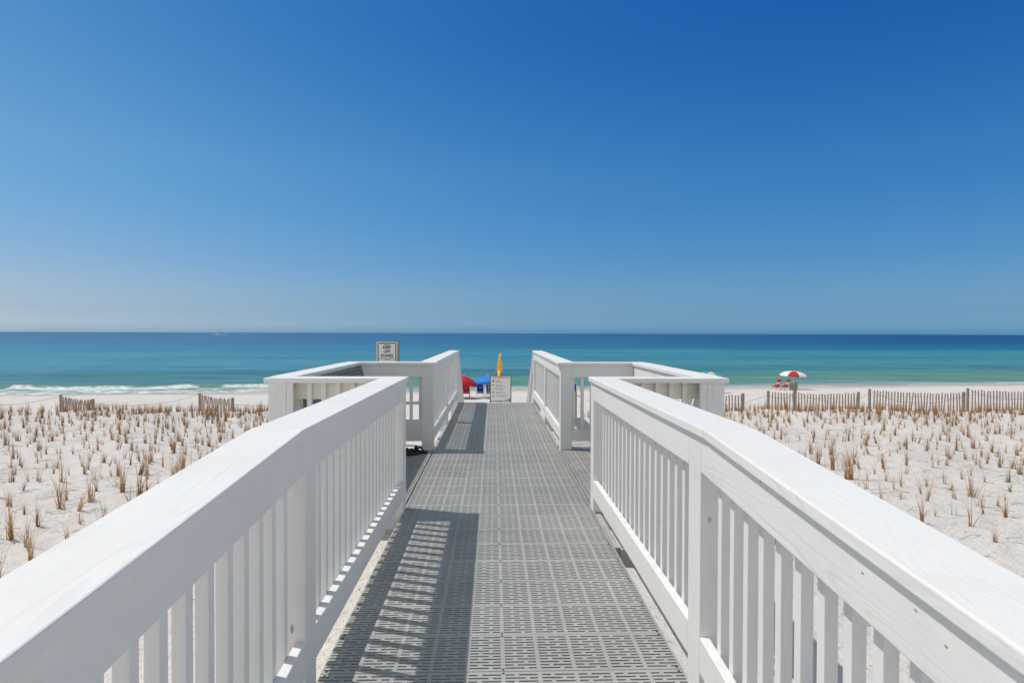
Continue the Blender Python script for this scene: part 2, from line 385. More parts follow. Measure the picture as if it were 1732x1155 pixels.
for k in range(1500):
    sx_ = rng.choice([-1, 1]); fp.append((sx_*rng.uniform(1.3, 14), rng.uniform(2.5, 17), rng.uniform(.05, .13), rng.uniform(.015, .045), rng.uniform(0, 3.14)))
def zf_ground(X, Y):
    Z = ground(X, Y)
    for (cx, cy, r, d, a) in fp:
        ix0, ix1 = np.searchsorted(X[0], [cx-.4, cx+.4]); iy0, iy1 = np.searchsorted(Y[:, 0], [cy-.4, cy+.4])
        dx = X[iy0:iy1, ix0:ix1]-cx; dy = Y[iy0:iy1, ix0:ix1]-cy
        u = (dx*math.cos(a)+dy*math.sin(a))/(r*1.6); v = (-dx*math.sin(a)+dy*math.cos(a))/r
        rr = u*u+v*v; Z[iy0:iy1, ix0:ix1] -= d*(np.exp(-rr)-0.35*np.exp(-(np.sqrt(rr)-1.6)**2*3))
    return Z
tag(grid_obj('sand_ground', np.array(xs), np.array(ys), zf_ground, M['sand']), kind='structure')

SEA = EYE-5.8
def water_mat():
    m, nt, b = new_mat('sea_water')
    tc = nd(nt, 'ShaderNodeTexCoord'); O = tc.outputs['Object']
    sp = nd(nt, 'ShaderNodeSeparateXYZ'); nt.links.new(O, sp.inputs[0]); x, y, z = sp.outputs
    # offshore distance measured square to the oblique shore
    d = mth(nt, 'SUBTRACT', y, mth(nt, 'MULTIPLY', mth(nt, 'MINIMUM', mth(nt, 'MAXIMUM', x, -120), 160), 0.12))
    wob = noise_tex(nt, mapping(nt, O, (0.006, 0.03, 1)), 1.0, 4, 0.6)
    wob2 = noise_tex(nt, mapping(nt, O, (0.03, 0.22, 1)), 1.0, 4, 0.6)
    t = mth(nt, 'DIVIDE', 60.0, d)                     # 1 at the waterline, 0 at the horizon
    t = mth(nt, 'ADD', t, mth(nt, 'MULTIPLY', mth(nt, 'SUBTRACT', wob, 0.5), 0.22))
    t = mth(nt, 'ADD', t, mth(nt, 'MULTIPLY', mth(nt, 'SUBTRACT', wob2, 0.5), 0.16))
    r = ramp(nt, [(0.0, (0.012, 0.060, 0.165)), (0.05, (0.010, 0.062, 0.18)), (0.16, (0.008, 0.085, 0.19)), (0.26, (0.014, 0.135, 0.225)), (0.33, (0.045, 0.26, 0.275)), (0.40, (0.045, 0.25, 0.27)),
                  (0.50, (0.07, 0.25, 0.27)), (0.60, (0.09, 0.26, 0.29)), (0.68, (0.05, 0.20, 0.21)), (0.72, (0.09, 0.24, 0.25)), (0.78, (0.10, 0.25, 0.22)), (0.82, (0.15, 0.29, 0.15)),
                  (0.855, (0.18, 0.31, 0.13)), (0.885, (0.13, 0.27, 0.25)), (0.96, (0.20, 0.34, 0.30)), (1.0, (0.36, 0.42, 0.38))])
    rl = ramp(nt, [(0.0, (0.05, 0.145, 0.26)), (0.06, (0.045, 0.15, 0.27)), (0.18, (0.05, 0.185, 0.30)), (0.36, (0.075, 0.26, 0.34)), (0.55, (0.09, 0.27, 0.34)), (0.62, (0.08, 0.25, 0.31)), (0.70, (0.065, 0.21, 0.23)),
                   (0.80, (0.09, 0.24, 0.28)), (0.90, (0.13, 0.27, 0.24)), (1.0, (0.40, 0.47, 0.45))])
    nt.links.new(t, r.inputs[0]); nt.links.new(t, rl.inputs[0])
    patchg = maprange(nt, noise_tex(nt, mapping(nt, O, (0.05, 0.02, 1), (5, 0, 0)), 1.0, 2), 0.42, 0.60)
    gb = mth(nt, 'MULTIPLY', maprange(nt, t, 0.78, 0.83), maprange(nt, t, 0.92, 0.88))
    rgreen = mixc(nt, mth(nt, 'MULTIPLY', gb, mth(nt, 'SUBTRACT', 0.85, mth(nt, 'MULTIPLY', patchg, 0.85))), r.outputs[0], (0.11, 0.26, 0.22))
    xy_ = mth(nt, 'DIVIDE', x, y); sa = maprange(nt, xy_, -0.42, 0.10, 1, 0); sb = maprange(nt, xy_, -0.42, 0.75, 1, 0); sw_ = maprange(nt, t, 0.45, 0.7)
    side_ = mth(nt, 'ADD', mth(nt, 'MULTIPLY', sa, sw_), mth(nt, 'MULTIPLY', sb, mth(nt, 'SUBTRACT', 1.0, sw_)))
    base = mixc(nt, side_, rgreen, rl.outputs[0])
    # swell bands and streaks
    sw = noise_tex(nt, mapping(nt, O, (0.010, 0.15, 1)), 1.0, 3, 0.6, 0.4)
    c = mixc(nt, maprange(nt, sw, 0.47, 0.60, 0, 0.75), base, mixc(nt, 1.0, base, (0.60, 0.72, 0.88), 'MULTIPLY'))
    st = noise_tex(nt, mapping(nt, O, (0.07, 0.9, 1)), 1.0, 6, 0.7)
    c = mixc(nt, maprange(nt, st, 0.48, 0.66, 0, 0.55), c, mixc(nt, 1.0, c, (1.7, 1.4, 1.25), 'MULTIPLY'))
    # wind streaks that stay visible far out: pattern spaced by apparent distance
    inv = mth(nt, 'DIVIDE', 6000.0, y); cx_ = nd(nt, 'ShaderNodeCombineXYZ')
    nt.links.new(mth(nt, 'MULTIPLY', mth(nt, 'DIVIDE', x, y), 9.0), cx_.inputs[0]); nt.links.new(inv, cx_.inputs[1])
    ws = noise_tex(nt, cx_.outputs[0], 0.85, 4, 0.65)
    c = mixc(nt, maprange(nt, ws, 0.46, 0.62, 0, 0.60), c, mixc(nt, 1.0, c, (0.62, 0.76, 0.86), 'MULTIPLY'))
    # foam: along the breaker line and in the swash
    at = nd(nt, 'ShaderNodeAttribute'); at.attribute_name = 'foam'
    fn = noise_tex(nt, mapping(nt, O, (0.55, 1.1, 2.0)), 1.0, 6, 0.7)
    foam = mth(nt, 'ADD', at.outputs['Fac'], mth(nt, 'MULTIPLY', mth(nt, 'SUBTRACT', fn, 0.5), 1.5))
    foam = maprange(nt, foam, 0.40, 0.66)
    fv = noise_tex(nt, mapping(nt, O, (1.3, 2.6, 3)), 1.0, 5, 0.7)
    c = mixc(nt, foam, c, mixc(nt, maprange(nt, fv, .38, .62), (0.42, 0.50, 0.46), (0.86, 0.88, 0.85)))
    nt.links.new(c, b.inputs['Base Color'])
    nt.links.new(mth(nt, 'ADD', mth(nt, 'MULTIPLY', foam, 0.4), 0.35), b.inputs['Roughness'])
    b.inputs['IOR'].default_value = 1.2; b.inputs['Specular IOR Level'].default_value = 0.25
    h1 = noise_tex(nt, mapping(nt, O, (0.35, 1.6, 1)), 1.0, 5, 0.6)
    fade = maprange(nt, y, 60, 500, 1, 0.0)
    n1 = nd(nt, 'ShaderNodeBump'); n1.inputs['Distance'].default_value = 0.25; nt.links.new(mth(nt, 'ADD', mth(nt, 'MULTIPLY', fade, .6), .15), n1.inputs['Strength'])
    nt.links.new(h1, n1.inputs['Height']); nt.links.new(n1.outputs[0], b.inputs['Normal'])
    return m
M['water'] = water_mat()
wy = np.array(list(np.arange(44, 110, 0.22)) + steps(110, 400, 0.8, 1.03) + steps(420, 40000, 30, 1.35))
wxh = list(np.arange(-75, 90, 0.6)); wr = steps(90, 40000, 3, 1.3)[1:]
wx = np.array([-v for v in wr[::-1]] + wxh + wr)
def shore_y(X): return 0.12*np.clip(X, -120, 160)
def breaker(X, Y):
    """the curling wave on the left: centre line, amplitude"""
    yc = 62.3 + 0.085*(X+40) + 0.5*np.sin(X*.21) + 0.25*np.sin(X*.6)
    amp = 0.40*(1-smooth(-27, 2, X)*0.8)*(1-smooth(30, 60, X)*0.7)*(0.82+0.18*np.sin(X*.5+1)*np.sin(X*.23))
    u = Y-yc
    prof = np.where(u < 0, np.exp(-(u/0.45)**2), np.exp(-(u/1.9)**2))
    return prof*amp, u, amp
def zf_water(X, Y):
    D = Y-shore_y(X)
    fade = 1-smooth(110, 260, D)
    Z = SEA + fade*(0.10*np.sin(D*0.62+1.2*np.sin(X*.03)+.4*np.sin(X*.11))*(1-smooth(80, 110, D)*.3) + 0.05*np.sin(D*1.27+X*.05+np.sin(X*.2)) + .03*np.sin(D*.93-X*.3))
    for dc, a, w_, ph in ((69.5, .24, 1.0, 0.3), (76.0, .22, 1.3, 1.7), (86, .24, 1.6, 3.1), (98, .2, 2.0, 4.4)):
        c = dc+1.2*np.sin(X*.045+ph)+.5*np.sin(X*.17+ph*2); env = .55+.45*np.sin(X*.035+ph*3)
        Z += a*env*np.exp(-((D-c)/w_)**2)
    Z += breaker(X, Y)[0]
    Z += (1-smooth(58, 64, D))*0.035
    return Z
wo_ = grid_obj('sea_water', wx, wy, zf_water, M['water'])
X, Y = np.meshgrid(wx, wy); D = Y-shore_y(X)
b_, u_, amp_ = breaker(X, Y)
left = 1-smooth(-26, -2, X)
gap = smooth(-49.3, -48.6, X)                       # leftmost stretch of the wave is still unbroken green
gapg = 1-0.75*np.exp(-((X+29.3)/1.4)**2)
fo = np.exp(-((u_+0.72)/0.72)**2)*left*gap*gapg*(.90+.18*np.sin(X*.9+2)*np.sin(X*.37))
fo = np.maximum(fo, left*0.54*smooth(-6.6, -5.4, u_)*(1-smooth(-2.2, -0.9, u_)) * (0.75+.25*gap))
edge = 60.9 + 0.5*np.sin(X*.13)+.3*np.sin(X*.41)
fo = np.maximum(fo, 0.75*np.exp(-((D-edge)/0.38)**2))
fo = np.maximum(fo, 0.5*np.exp(-((D-62.3-.4*np.sin(X*.09))/0.8)**2)*(1-smooth(20, 40, X)*.6))
fo = np.where(D > 110, 0, fo)
at = wo_.data.attributes.new('foam', 'FLOAT', 'POINT'); at.data.foreach_set('value', fo.ravel().astype(np.float32))
tag(wo_, kind='structure')

# ------------------------------------------------------------ deck
PITCH = 0.3048; CX = 0.044
def panel_mb(cells, cw, sc_at=()):
    """one moulded grating panel: origin at its near-left top corner, slots pierced right through"""
    b = MB(); T = 0.028; W = cells*cw; rows = 12; g = 0.0035; rp = (PITCH-g)/13.0; sh = 0.0095
    y = 0.0
    for r_ in range(rows+1):
        y0 = 0.0 if r_ == 0 else r_*rp+sh/2
        y1 = (PITCH-g) if r_ == rows else (r_+1)*rp-sh/2
        b.box(0, W, y0, y1, -T, 0)
        if r_ < rows:
            s0, s1 = (r_+1)*rp-sh/2, (r_+1)*rp+sh/2
            for c in range(cells):
                x = c*cw
                e = 0.009
                if r_ % 2: xa, xb = 0.30, 0.42
                else: xa, xb = 0.60, 0.72
                b.box(x if c else 0, x+e, s0, s1, -T+.001, -0.0004)
                b.box(x+cw*xa, x+cw*xb, s0, s1, -T+.001, -0.0004)
                b.box(x+cw-e+.00005, x+cw-.00005, s0, s1, -T+.001, -0.0004)
    for sx_ in sc_at:
        for yy in (0.012, PITCH-0.016):
            b.box(sx_-.005, sx_+.005, yy-.005, yy+.005, -0.002, 0.0012, 1)
    return b
deck = thing('boardwalk_deck', None, None); deck['kind'] = 'structure'
seam0 = 2.488-PITCH
main_p = panel_mb(10, 0.1524, (0.022, 0.762, 1.502)).build('deck_panel', [M['deck'], M['screw']], deck, normals=False)
main_p.location = (CX-0.762, seam0, 0)
for k in range(1, 33):
    o = main_p.copy(); C.objects.link(o); o.location = (CX-0.762+random.uniform(-.0015, .0015), seam0+k*PITCH, random.uniform(-.0006, .0006)); o.parent = deck
SL = 1/12.0
for k in range(1, 9):                                   # the ramp under and behind the camera
    o = main_p.copy(); C.objects.link(o); yy = seam0-k*PITCH*math.cos(math.atan(SL))
    o.location = (CX-0.762, yy, -(seam0-yy)*SL); o.rotation_euler = (math.atan(SL), 0, 0); o.parent = deck
AL0, AL1 = 4.80, 7.24
side_p = panel_mb(6, 0.150, (0.02, 0.88)).build('side_deck_panel', [M['deck'], M['screw']], deck, normals=False)
k = 0
for sgn in (-1, 1):
    yy = 6.85-7*PITCH if sgn > 0 else 6.92-7*PITCH
    while yy < AL1-.02:
        o = side_p if k == 0 else side_p.copy()
        if k: C.objects.link(o); o.parent = deck
        o.location = ((CX+0.762+.016) if sgn > 0 else (CX-0.762-.016-.9), yy, -0.001)
        yy += PITCH; k += 1
bm_ = MB()
for jx in (-.70, -.02, .66):
    bm_.box(CX+jx-.0, CX+jx+.038, 2.2, 12.25, -.165, -.031)
jb = bm_.build('floor_joist', M['beam'], deck)
bm_ = MB()
for sx_ in (CX-.762, CX+.762-.012): bm_.box(sx_, sx_+.012, 2.25, 12.22, -.11, -.0295)
bm_.build('edge_trim', M['deck'], deck)
bm_ = MB()
for yy in np.arange(4.9, 7.2, 0.56):
    bm_.box(-1.62, -.742, yy, yy+.038, -.12, -.031); bm_.box(.83, 1.72, yy, yy+.038, -.12, -.031)
bm_.build('floor_joist', M['beam'], deck)
bm_ = MB()
bm_.box(.815, .853, 3.95, 4.70, -.14, -.012); bm_.box(.853, .95, 3.93, 3.968, -.15, -.02)
bm_.box(.815, .853, 7.6, 9.4, -.14, -.02); bm_.box(.815, .853, 9.7, 11.9, -.14, -.02)
bm_.box(-.76, -.722, 7.6, 9.4, -.14, -.02)
bm_.build('stringer_board', M['beam'], deck)

# ------------------------------------------------------------ railings
TB, BW = 0.038, 0.14
H_CAP = 1.067
class Rail:
    def __init__(s, name, label, mat=None):
        s.t = thing(name, label, 'railing'); s.m = mat or M['white']; s.bal = None
    def one(s, name, a, b, side, w, up, h, bev=.004):
        m = MB(); m.beam(a, b, side, w, up, h); return m.build(name, s.m, s.t, bev=bev)
    def post(s, x, y, zt, zb=-.6, w=BW, sx=1, sy=1):
        m = MB(); x0, x1 = sorted((x, x+sx*w)); y0, y1 = sorted((y, y+sy*w)); m.box(x0, x1, y0, y1, zb, zt)
        return m.build('post', s.m, s.t, bev=.004)
    def boards(s, a, b, n, za=0, zb=0, top=True, bot=True, cap=True, capext=(0, 0), overhang=.02, capw=.2, nbal=None, balstart=.057):
        """a,b: inner-face ends on plan; n: outward unit vector; za,zb floor heights."""
        a = Vector((a[0], a[1], 0)); b = Vector((b[0], b[1], 0)); n = Vector((n[0], n[1], 0))
        d = (b-a).normalized(); L = (b-a).length; up = Vector((0, 0, 1))
        A, B = a+up*za, b+up*zb
        if top: s.one('top_rail', A+up*(H_CAP-TB-.14-.001), B+up*(H_CAP-TB-.14-.001), n, TB, up, .14)
        if bot: s.one('bottom_rail', A+up*.11, B+up*.11, n, TB, up, .14)
        q = (L-balstart)/0.1135; cnt = int(q)
        for i in range(cnt):
            t = (balstart+i*0.1135)/L
            P = a+(b-a)*t+n*(TB+.0005); z0 = za+(zb-za)*t
            jx = random.uniform(-.002, .002)
            mb = MB(); e0, e1 = z0+.125, z0+H_CAP-TB-.006
            mb.beam(P+up*e0+d*jx, P+up*e1+d*(jx+random.uniform(-.0015, .0015)), d, .036, n, .036)
            mb.build('baluster', s.m, s.t, bev=.002 if P.y < 5 else 0)
    def cap(s, a, b, side, w=.2, za=0, zb=0):
        a = Vector((a[0], a[1], H_CAP-TB+za)); b = Vector((b[0], b[1], H_CAP-TB+zb))
        return s.one('cap_board', a, b, side, w, (0, 0, 1), TB, bev=.005)
up = Vector((0, 0, 1))
def knot(parent, c, nrm, ax, r1, r2):
    c, nrm, ax = Vector(c), Vector(nrm), Vector(ax); bx = nrm.cross(ax); m = MB(); n = 12
    for (f, d_) in ((1, .0004), (.45, .0012)):
        for k in range(n):
            a = 2*math.pi*k/n; m.v.append(c+nrm*d_+ax*r1*f*math.cos(a)*random.uniform(.85, 1.1)+bx*r2*f*math.sin(a))
    for k in range(n): m.quad((k, (k+1) % n, n+(k+1) % n, n+k))
    m.quad(range(n, 2*n)); m.build('knot', M['knot'], parent)
M['knot'] = flat_mat('weathered_knot', (0.36, 0.33, 0.27), .8, .3, 60)
XL, XR = -0.71, 0.798
YK = 2.19
RB = -1.6
dz = -(YK-RB)*SL
for (X0, sg, nm) in ((XL, -1, 'left'), (XR, 1, 'right')):
    if sg < 0: lab = 'white near railing left of the walkway, its inner face in shade'
    else: lab = 'white near railing right of the walkway, sunlit inner face and shadow line under the cap'
    r = Rail('railing', lab)
    r.post(X0, YK+.075, H_CAP-TB-.0005, sx=sg); r.post(X0, 4.72, H_CAP-TB-.0005, sx=sg)
    r.post(X0, 0.05, H_CAP-TB-.0005-(YK-.05)*SL, sx=sg); 
    r.boards((X0, YK+.2155), (X0, 4.7195), (sg, 0), balstart=.05)
    r.boards((X0, .1905), (X0, YK+.0745), (sg, 0), -(YK-.1905)*SL, 0.0745*SL*0-.0, balstart=.03)
    r.boards((X0, RB), (X0, .0495), (sg, 0), dz, -(YK-.0495)*SL, balstart=.05)
    ci = X0-sg*.018
    r.cap((ci, YK), (ci, 4.682), (sg, 0, 0))
    r.cap((ci, RB), (ci, YK-.0008), (sg, 0, 0), .2, dz, 0)
    if sg > 0:
        for (z_, h_) in ((1.257, .905), (1.094, .90), (1.018, .872), (1.75, .98), (2.9, .93)): knot(r.t, (X0, z_, h_), (-1, 0, 0), (0, 1, 0), .0045, .0028)
    else:
        for (z_, h_, a_, b__) in ((4.55, .80, .010, .013), (3.9, .93, .006, .008), (3.1, .17, .005, .003)): knot(r.t, (X0, z_, h_), (1, 0, 0), (0, 1, 0), a_, b__)
        knot(r.t, (X0-.05, YK+.075, .30), (0, -1, 0), (1, 0, 0), .006, .018)
    # alcove railing round the side deck
    r = Rail('railing', ('white railing around the left side deck, behind the bench with the dark slotted back' if sg < 0 else
                         'white railing around the right side deck, nearest to the teal and tan umbrella'))
    XO = CX+sg*1.669            # inner face of the outer run
    xo = XO+sg*.14
    r.m = M['cream_bounce']  # near run carries the bounce-light tint in its colour
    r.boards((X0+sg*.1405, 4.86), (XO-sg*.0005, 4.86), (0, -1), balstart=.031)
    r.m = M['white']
    r.cap((X0-sg*.018, 4.684), (xo+sg*.024, 4.684), (0, 1, 0))
    r.post(XO, 4.72, H_CAP-TB-.0005, sx=sg)
    if sg > 0: r.one('corner_board', (XO-.06, 4.715, .02), (XO-.06, 4.715, H_CAP-TB-.002), (1, 0, 0), .058, (0, 1, 0), .03)
    else: r.one('corner_board', (XO+.002, 4.715, .02), (XO+.002, 4.715, H_CAP-TB-.002), (1, 0, 0), .05, (0, 1, 0), .03)
    r.boards((XO, 4.8605), (XO, 7.2395), (sg, 0))
    r.cap((XO-sg*.02, 4.885), (XO-sg*.02, 7.22), (sg, 0, 0))
    r.post(XO, 7.24, H_CAP-TB-.0005, sx=sg)
    r.boards((X0+sg*.1605, 7.24), (XO-sg*.0005, 7.24), (0, 1), balstart=.0)
    r.cap((X0-sg*.018, 7.222), (xo+sg*.024, 7.222), (0, 1, 0))
    if sg < 0:
        r.one('kick_board', (XL-.1605, 7.243, .251), (XO, 7.243, .251), (0, 1, 0), .034, up, .12)
        r.one('mid_bar', (XL-.162, 7.32, .545), (XO, 7.32, .545), (0, 1, 0), .034, up, .036)
    # far railing
    r = Rail('railing', ('white far railing left of the walkway, leading to the red umbrella' if sg < 0 else
                         'white far railing right of the walkway, beyond the warning flag sign'))
    X1 = X0+sg*.02
    for py in (7.24, 9.5, 12.13): r.post(X1, py, H_CAP-TB-.0005, sx=sg, zb=-1.0)
    r.boards((X1, 7.3805), (X1, 9.4995), (sg, 0)); r.boards((X1, 9.6405), (X1, 12.1295), (sg, 0))
    r.cap((X1-sg*.02, 7.4235), (X1-sg*.02, 12.29), (sg, 0, 0))
    # stair railing
    r = Rail('stair_railing', ('sloping white handrail going down the beach steps on the left' if sg < 0 else
                               'sloping white handrail going down the beach steps on the right'))
    s_ = .60; y0, y1 = 12.2905, 15.3
    r.boards((X1, y0), (X1, y1), (sg, 0), -.02, -.02-(y1-y0)*s_)
    r.cap((X1-sg*.02, y0), (X1-sg*.02, y1+.17), (sg, 0, 0), .2, -.03, -.03-(y1+.17-y0)*s_)
    r.post(X1, y1, H_CAP-TB-(y1-y0+.15)*s_-.06, sx=sg, zb=-2.8)
st = thing('beach_steps', 'grey steps going down to the beach between the sloping handrails', 'steps')
for k in range(10):
    m = MB(); m.box(XL+.0, XR, 12.26+.28*k, 12.26+.28*k+.27, -.17*(k+1)-.03, -.17*(k+1)); m.build('tread', M['beam'], st)
for xx in (XL-.0, XR-.04):
    m = MB(); m.beam((xx, 12.25, -.42), (xx, 15.1, -2.13), (1, 0, 0), .04, up, .2); m.build('stringer', M['beam'], st)

# ------------------------------------------------------------ benches
def bench(sg, label, sf, sh=.5, toph=1.03, bm_=None):
    bm_ = bm_ or M['bench']
    t = thing('bench', label, 'bench', (CX, 0, 0))
    def P(x, y, z): return (sg*x, y, z)
    y0, y1 = 4.95, 7.12
    # leaning back: frame plus slotted panel
    top = Vector((1.615-.277*(1.03-toph), 0, toph)); bot = Vector((1.46, 0, .47)); d = (bot-top); Ld = d.length; d.normalize(); nrm = Vector((d.z, 0, -d.x))*-1
    m = MB(); rows = 16; rp = Ld/rows
    sx = Vector((sg, 1, 1))
    def pt(u, y, off=0):
        q = top+d*u+nrm*off; return Vector((sg*q.x, y, q.z))
    dd = pt(1, 0)-pt(0, 0); nn = (pt(0, 0, 1)-pt(0, 0))
    for i in range(rows):
        m.beam(pt(i*rp+.010, y0+.06), pt(i*rp+.010, y1-.06), dd, rp-.010, nn, .025)
        for k in range(14):
            yy = y0+.06+k*.1464+(.05 if i % 2 else .0)
            m.beam(pt(i*rp, yy), pt(i*rp, yy+.03), dd, .010, nn, .024)
    m.build('backrest', bm_, t)
    m = MB(); m.beam(pt(-.03, y0-.035, .055), pt(Ld+.2, y0-.035, .055), (0, 1, 0), .03, nn, .06); m.build('end_panel', M['cream_bounce'], t)
    for yy in (y0, y1-.06):
        m = MB(); m.beam(pt(-.01, yy, -.002), pt(Ld+.12, yy, -.002), (0, 1, 0), .06, nn, .045); m.build('back_support', bm_, t)
    m = MB(); ns = int((1.457-sf)/.0345)
    for i in range(ns):
        m.box(*sorted((sg*(sf+i*.0345), sg*(sf+i*.0345+.024))), y0, y1, sh-.025, sh)
    for k in range(15):
        yy = y0+k*.1525
        m.box(*sorted((sg*sf, sg*1.457)), yy, yy+.03, sh-.027, sh-.002)
    m.build('seat', M['bench'], t)
    m = MB(); m.box(*sorted((sg*(sf-.022), sg*(sf-.001))), y0, y1, sh-.12, sh); m.build('seat_front', M['bench'], t)
    for yy in (y0+.1, (y0+y1)/2, y1-.14):
        for xx in (sf+.03, 1.42):
            m = MB(); m.box(*sorted((sg*xx, sg*(xx+.05))), yy, yy+.04, 0.001, sh-.03); m.build('leg', M['beam'], t)
    return t
bench(-1, 'dark slotted bench with leaning back against the left side deck railing', 1.115)
bench(1, 'pale bench with low slotted back against the right side deck railing', 1.18, .5, .87, M['white'])

# ------------------------------------------------------------ flip flops
def sandal(x, y, rz, label):
    t = thing('sandal', label, 'sandal', (x, y, 0.001), rz, 'pair of black sandals on the deck')
    m = MB(); n = 20; ring = []
    for k in range(n):
        a = 2*math.pi*k/n; w = .045*(1+.16*math.cos(a)); ring.append((.13*math.cos(a), w*math.sin(a)))
    for z in (0, .028):
        for (px, py) in ring: m.v.append(Vector((px, py, z+(.010 if px < -.05 else 0)*(z > 0))))
    for k in range(n): m.quad((k, (k+1) % n, n+(k+1) % n, n+k))
    m.quad(tuple(range(n))[::-1]); m.quad(tuple(range(n, 2*n))); m.build('sole', M['black'], t)
    m = MB()
    for s_ in (-1, 1):
        m.tube([(-.02, s_*.042, .02), (.0, s_*.036, .055), (.04, s_*.014, .068), (.075, 0, .03)], [.011, .013, .011, .006], 6)
    m.tube([(-.02, -.042, .02), (-.02, -.03, .07), (-.02, 0, .082), (-.02, .03, .07), (-.02, .042, .02)], [.012]*5, 6)
    m.build('strap', M['black'], t)
sandal(-.98, 6.95, R(25), 'black sandal on the shaded deck, the one farther from the walkway')
sandal(-.90, 7.08, R(-12), 'black sandal on the shaded deck, closest to the railing post')

# ------------------------------------------------------------ px -> world helper (used to read positions off the photo)
MW = cam.matrix_world.copy()
def ray(px, py):
    d = MW.to_3x3() @ Vector(((px-866)/F_PX, -(py-577.5)/F_PX, -1)); return d/d.y
def at_y(px, py, Y):
    d = ray(px, py); return Vector((d.x*Y, Y, EYE+d.z*Y))

# ------------------------------------------------------------ text and signs
def text_mesh(s, size, mat, parent, loc, name='lettering', align='CENTER', bold=0.0, sx=1.0):
    cu = bpy.data.curves.new(name, 'FONT'); cu.body = s; cu.size = size; cu.align_x = align; cu.align_y = 'CENTER'; cu.offset = bold
    cu.extrude = 0.0006
    tmp = bpy.data.objects.new('tmp', cu); C.objects.link(tmp)
    bpy.context.view_layer.update()
    dg = bpy.context.evaluated_depsgraph_get(); me = bpy.data.meshes.new_from_object(tmp.evaluated_get(dg))
    bpy.data.objects.remove(tmp)
    me.transform(Matrix.Diagonal((sx, 1, 1, 1))); me.transform(Matrix.Rotation(R(90), 4, 'X')); me.name = name
    me.materials.clear(); me.materials.append(mat)
    o = bpy.data.objects.new(name, me); C.objects.link(o); o.location = loc; o.parent = parent; return o
def rounded(w, h, r, n=6):
    pts = []
    for cx, cz, a0 in ((w/2-r, h/2-r, 0), (-w/2+r, h/2-r, 90), (-w/2+r, -h/2+r, 180), (w/2-r, -h/2+r, 270)):
        for k in range(n+1):
            a = R(a0+90*k/n); pts.append((cx+r*math.cos(a), cz+r*math.sin(a)))
    return pts
def plate(w, h, r, y0, y1, name, mat, parent, hole=None):
    m = MB(); P = rounded(w, h, r); n = len(P)
    if hole is None:
        for y in (y0, y1):
            for x, z in P: m.v.append(Vector((x, y, z)))
        m.quad(range(n)); m.quad(list(range(n, 2*n))[::-1])
        for k in range(n): m.quad((k, (k+1) % n, n+(k+1) % n, n+k))
    else:
        Q = rounded(w-2*hole, h-2*hole, max(r-hole, .002))
        for y in (y0, y1):
            for ring in (P, Q):
                for x, z in ring: m.v.append(Vector((x, y, z)))
        for k in range(n):
            j = (k+1) % n
            m.quad((k, j, n+j, n+k)); m.quad((2*n+k, 3*n+k, 3*n+j, 2*n+j)); m.quad((k, 2*n+k, 2*n+j, j)); m.quad((n+k, n+j, 3*n+j, 3*n+k))
    return m.build(name, mat, parent)

# dunes sign
Yd = 8.3
tl = at_y(637, 578, Yd); tr = at_y(672, 578, Yd); Wd = tr.x-tl.x; Hd = Wd*1.5
g = thing('dunes_sign', 'grey metal sign reading KEEP OFF DUNES behind the left railing', 'sign', ((tl.x+tr.x)/2, Yd, tl.z-Hd/2))
pl = plate(Wd, Hd, .022, 0, .004, 'sign_plate', M['sign_grey'], g)
plate(Wd-.014*2, Hd-.014*2, .02, -.0012, .0005, 'border', M['ink'], pl, hole=.012)
k = Wd/35.0
text_mesh('PLEASE', .024, M['ink_grey'], pl, (0, -.001, Hd/2-5.2*k), bold=.0004, sx=1.1)
text_mesh('KEEP', .053, M['ink'], pl, (0, -.001, Hd/2-9.7*k), bold=.0014, sx=1.0)
text_mesh('OFF', .053, M['ink'], pl, (0, -.001, Hd/2-16.6*k), bold=.0014, sx=1.0)
text_mesh('DUNES', .053, M['ink'], pl, (0, -.001, Hd/2-23.6*k), bold=.0014, sx=1.0)
text_mesh('SEA OATS AND DUNES PROTECTED BY', .0155, M['ink_grey'], pl, (0, -.001, Hd/2-28.2*k), bold=.0003, sx=.86)
text_mesh('STATE LAW', .0165, M['ink_grey'], pl, (0, -.001, Hd/2-30.4*k), bold=.0003)
m = MB(); m.box(-.042+.060, .048+Wd/2-.03, .005, .09, -1.6, Hd/2-.012); m.build('sign_post', M['post'], g)

# warning flag sign
Yf = 16.8
a = at_y(829, 635, Yf); b = at_y(864.5, 679, Yf); Wf = b.x-a.x; Hf = a.z-b.z
g = thing('flag_sign', 'pale beach warning flags sign with coloured flag key at the end of the walkway', 'sign', ((a.x+b.x)/2, Yf, (a.z+b.z)/2))
pl = plate(Wf, Hf, .01, 0, .006, 'sign_plate', M['sign_white'], g)
plate(Wf+.012, Hf+.012, .012, -.004, .008, 'frame', M['ink_grey'], g, hole=.024)
text_mesh('BEACH WARNING FLAGS', .047, M['ink_grey'], pl, (0, -.001, Hf/2-.062), bold=.0008, sx=.84)
rows = [('DOUBLE RED', 'WATER CLOSED TO PUBLIC', 'red_ink'), ('HIGH HAZARD', 'HIGH SURF AND STRONG CURRENTS', 'red_ink'),
        ('MEDIUM HAZARD', 'MODERATE SURF AND CURRENTS', 'yellow_ink'), ('LOW HAZARD', 'CALM CONDITIONS EXERCISE CAUTION', 'green_ink'),
        ('DANGEROUS MARINE LIFE', '', 'purple_ink')]
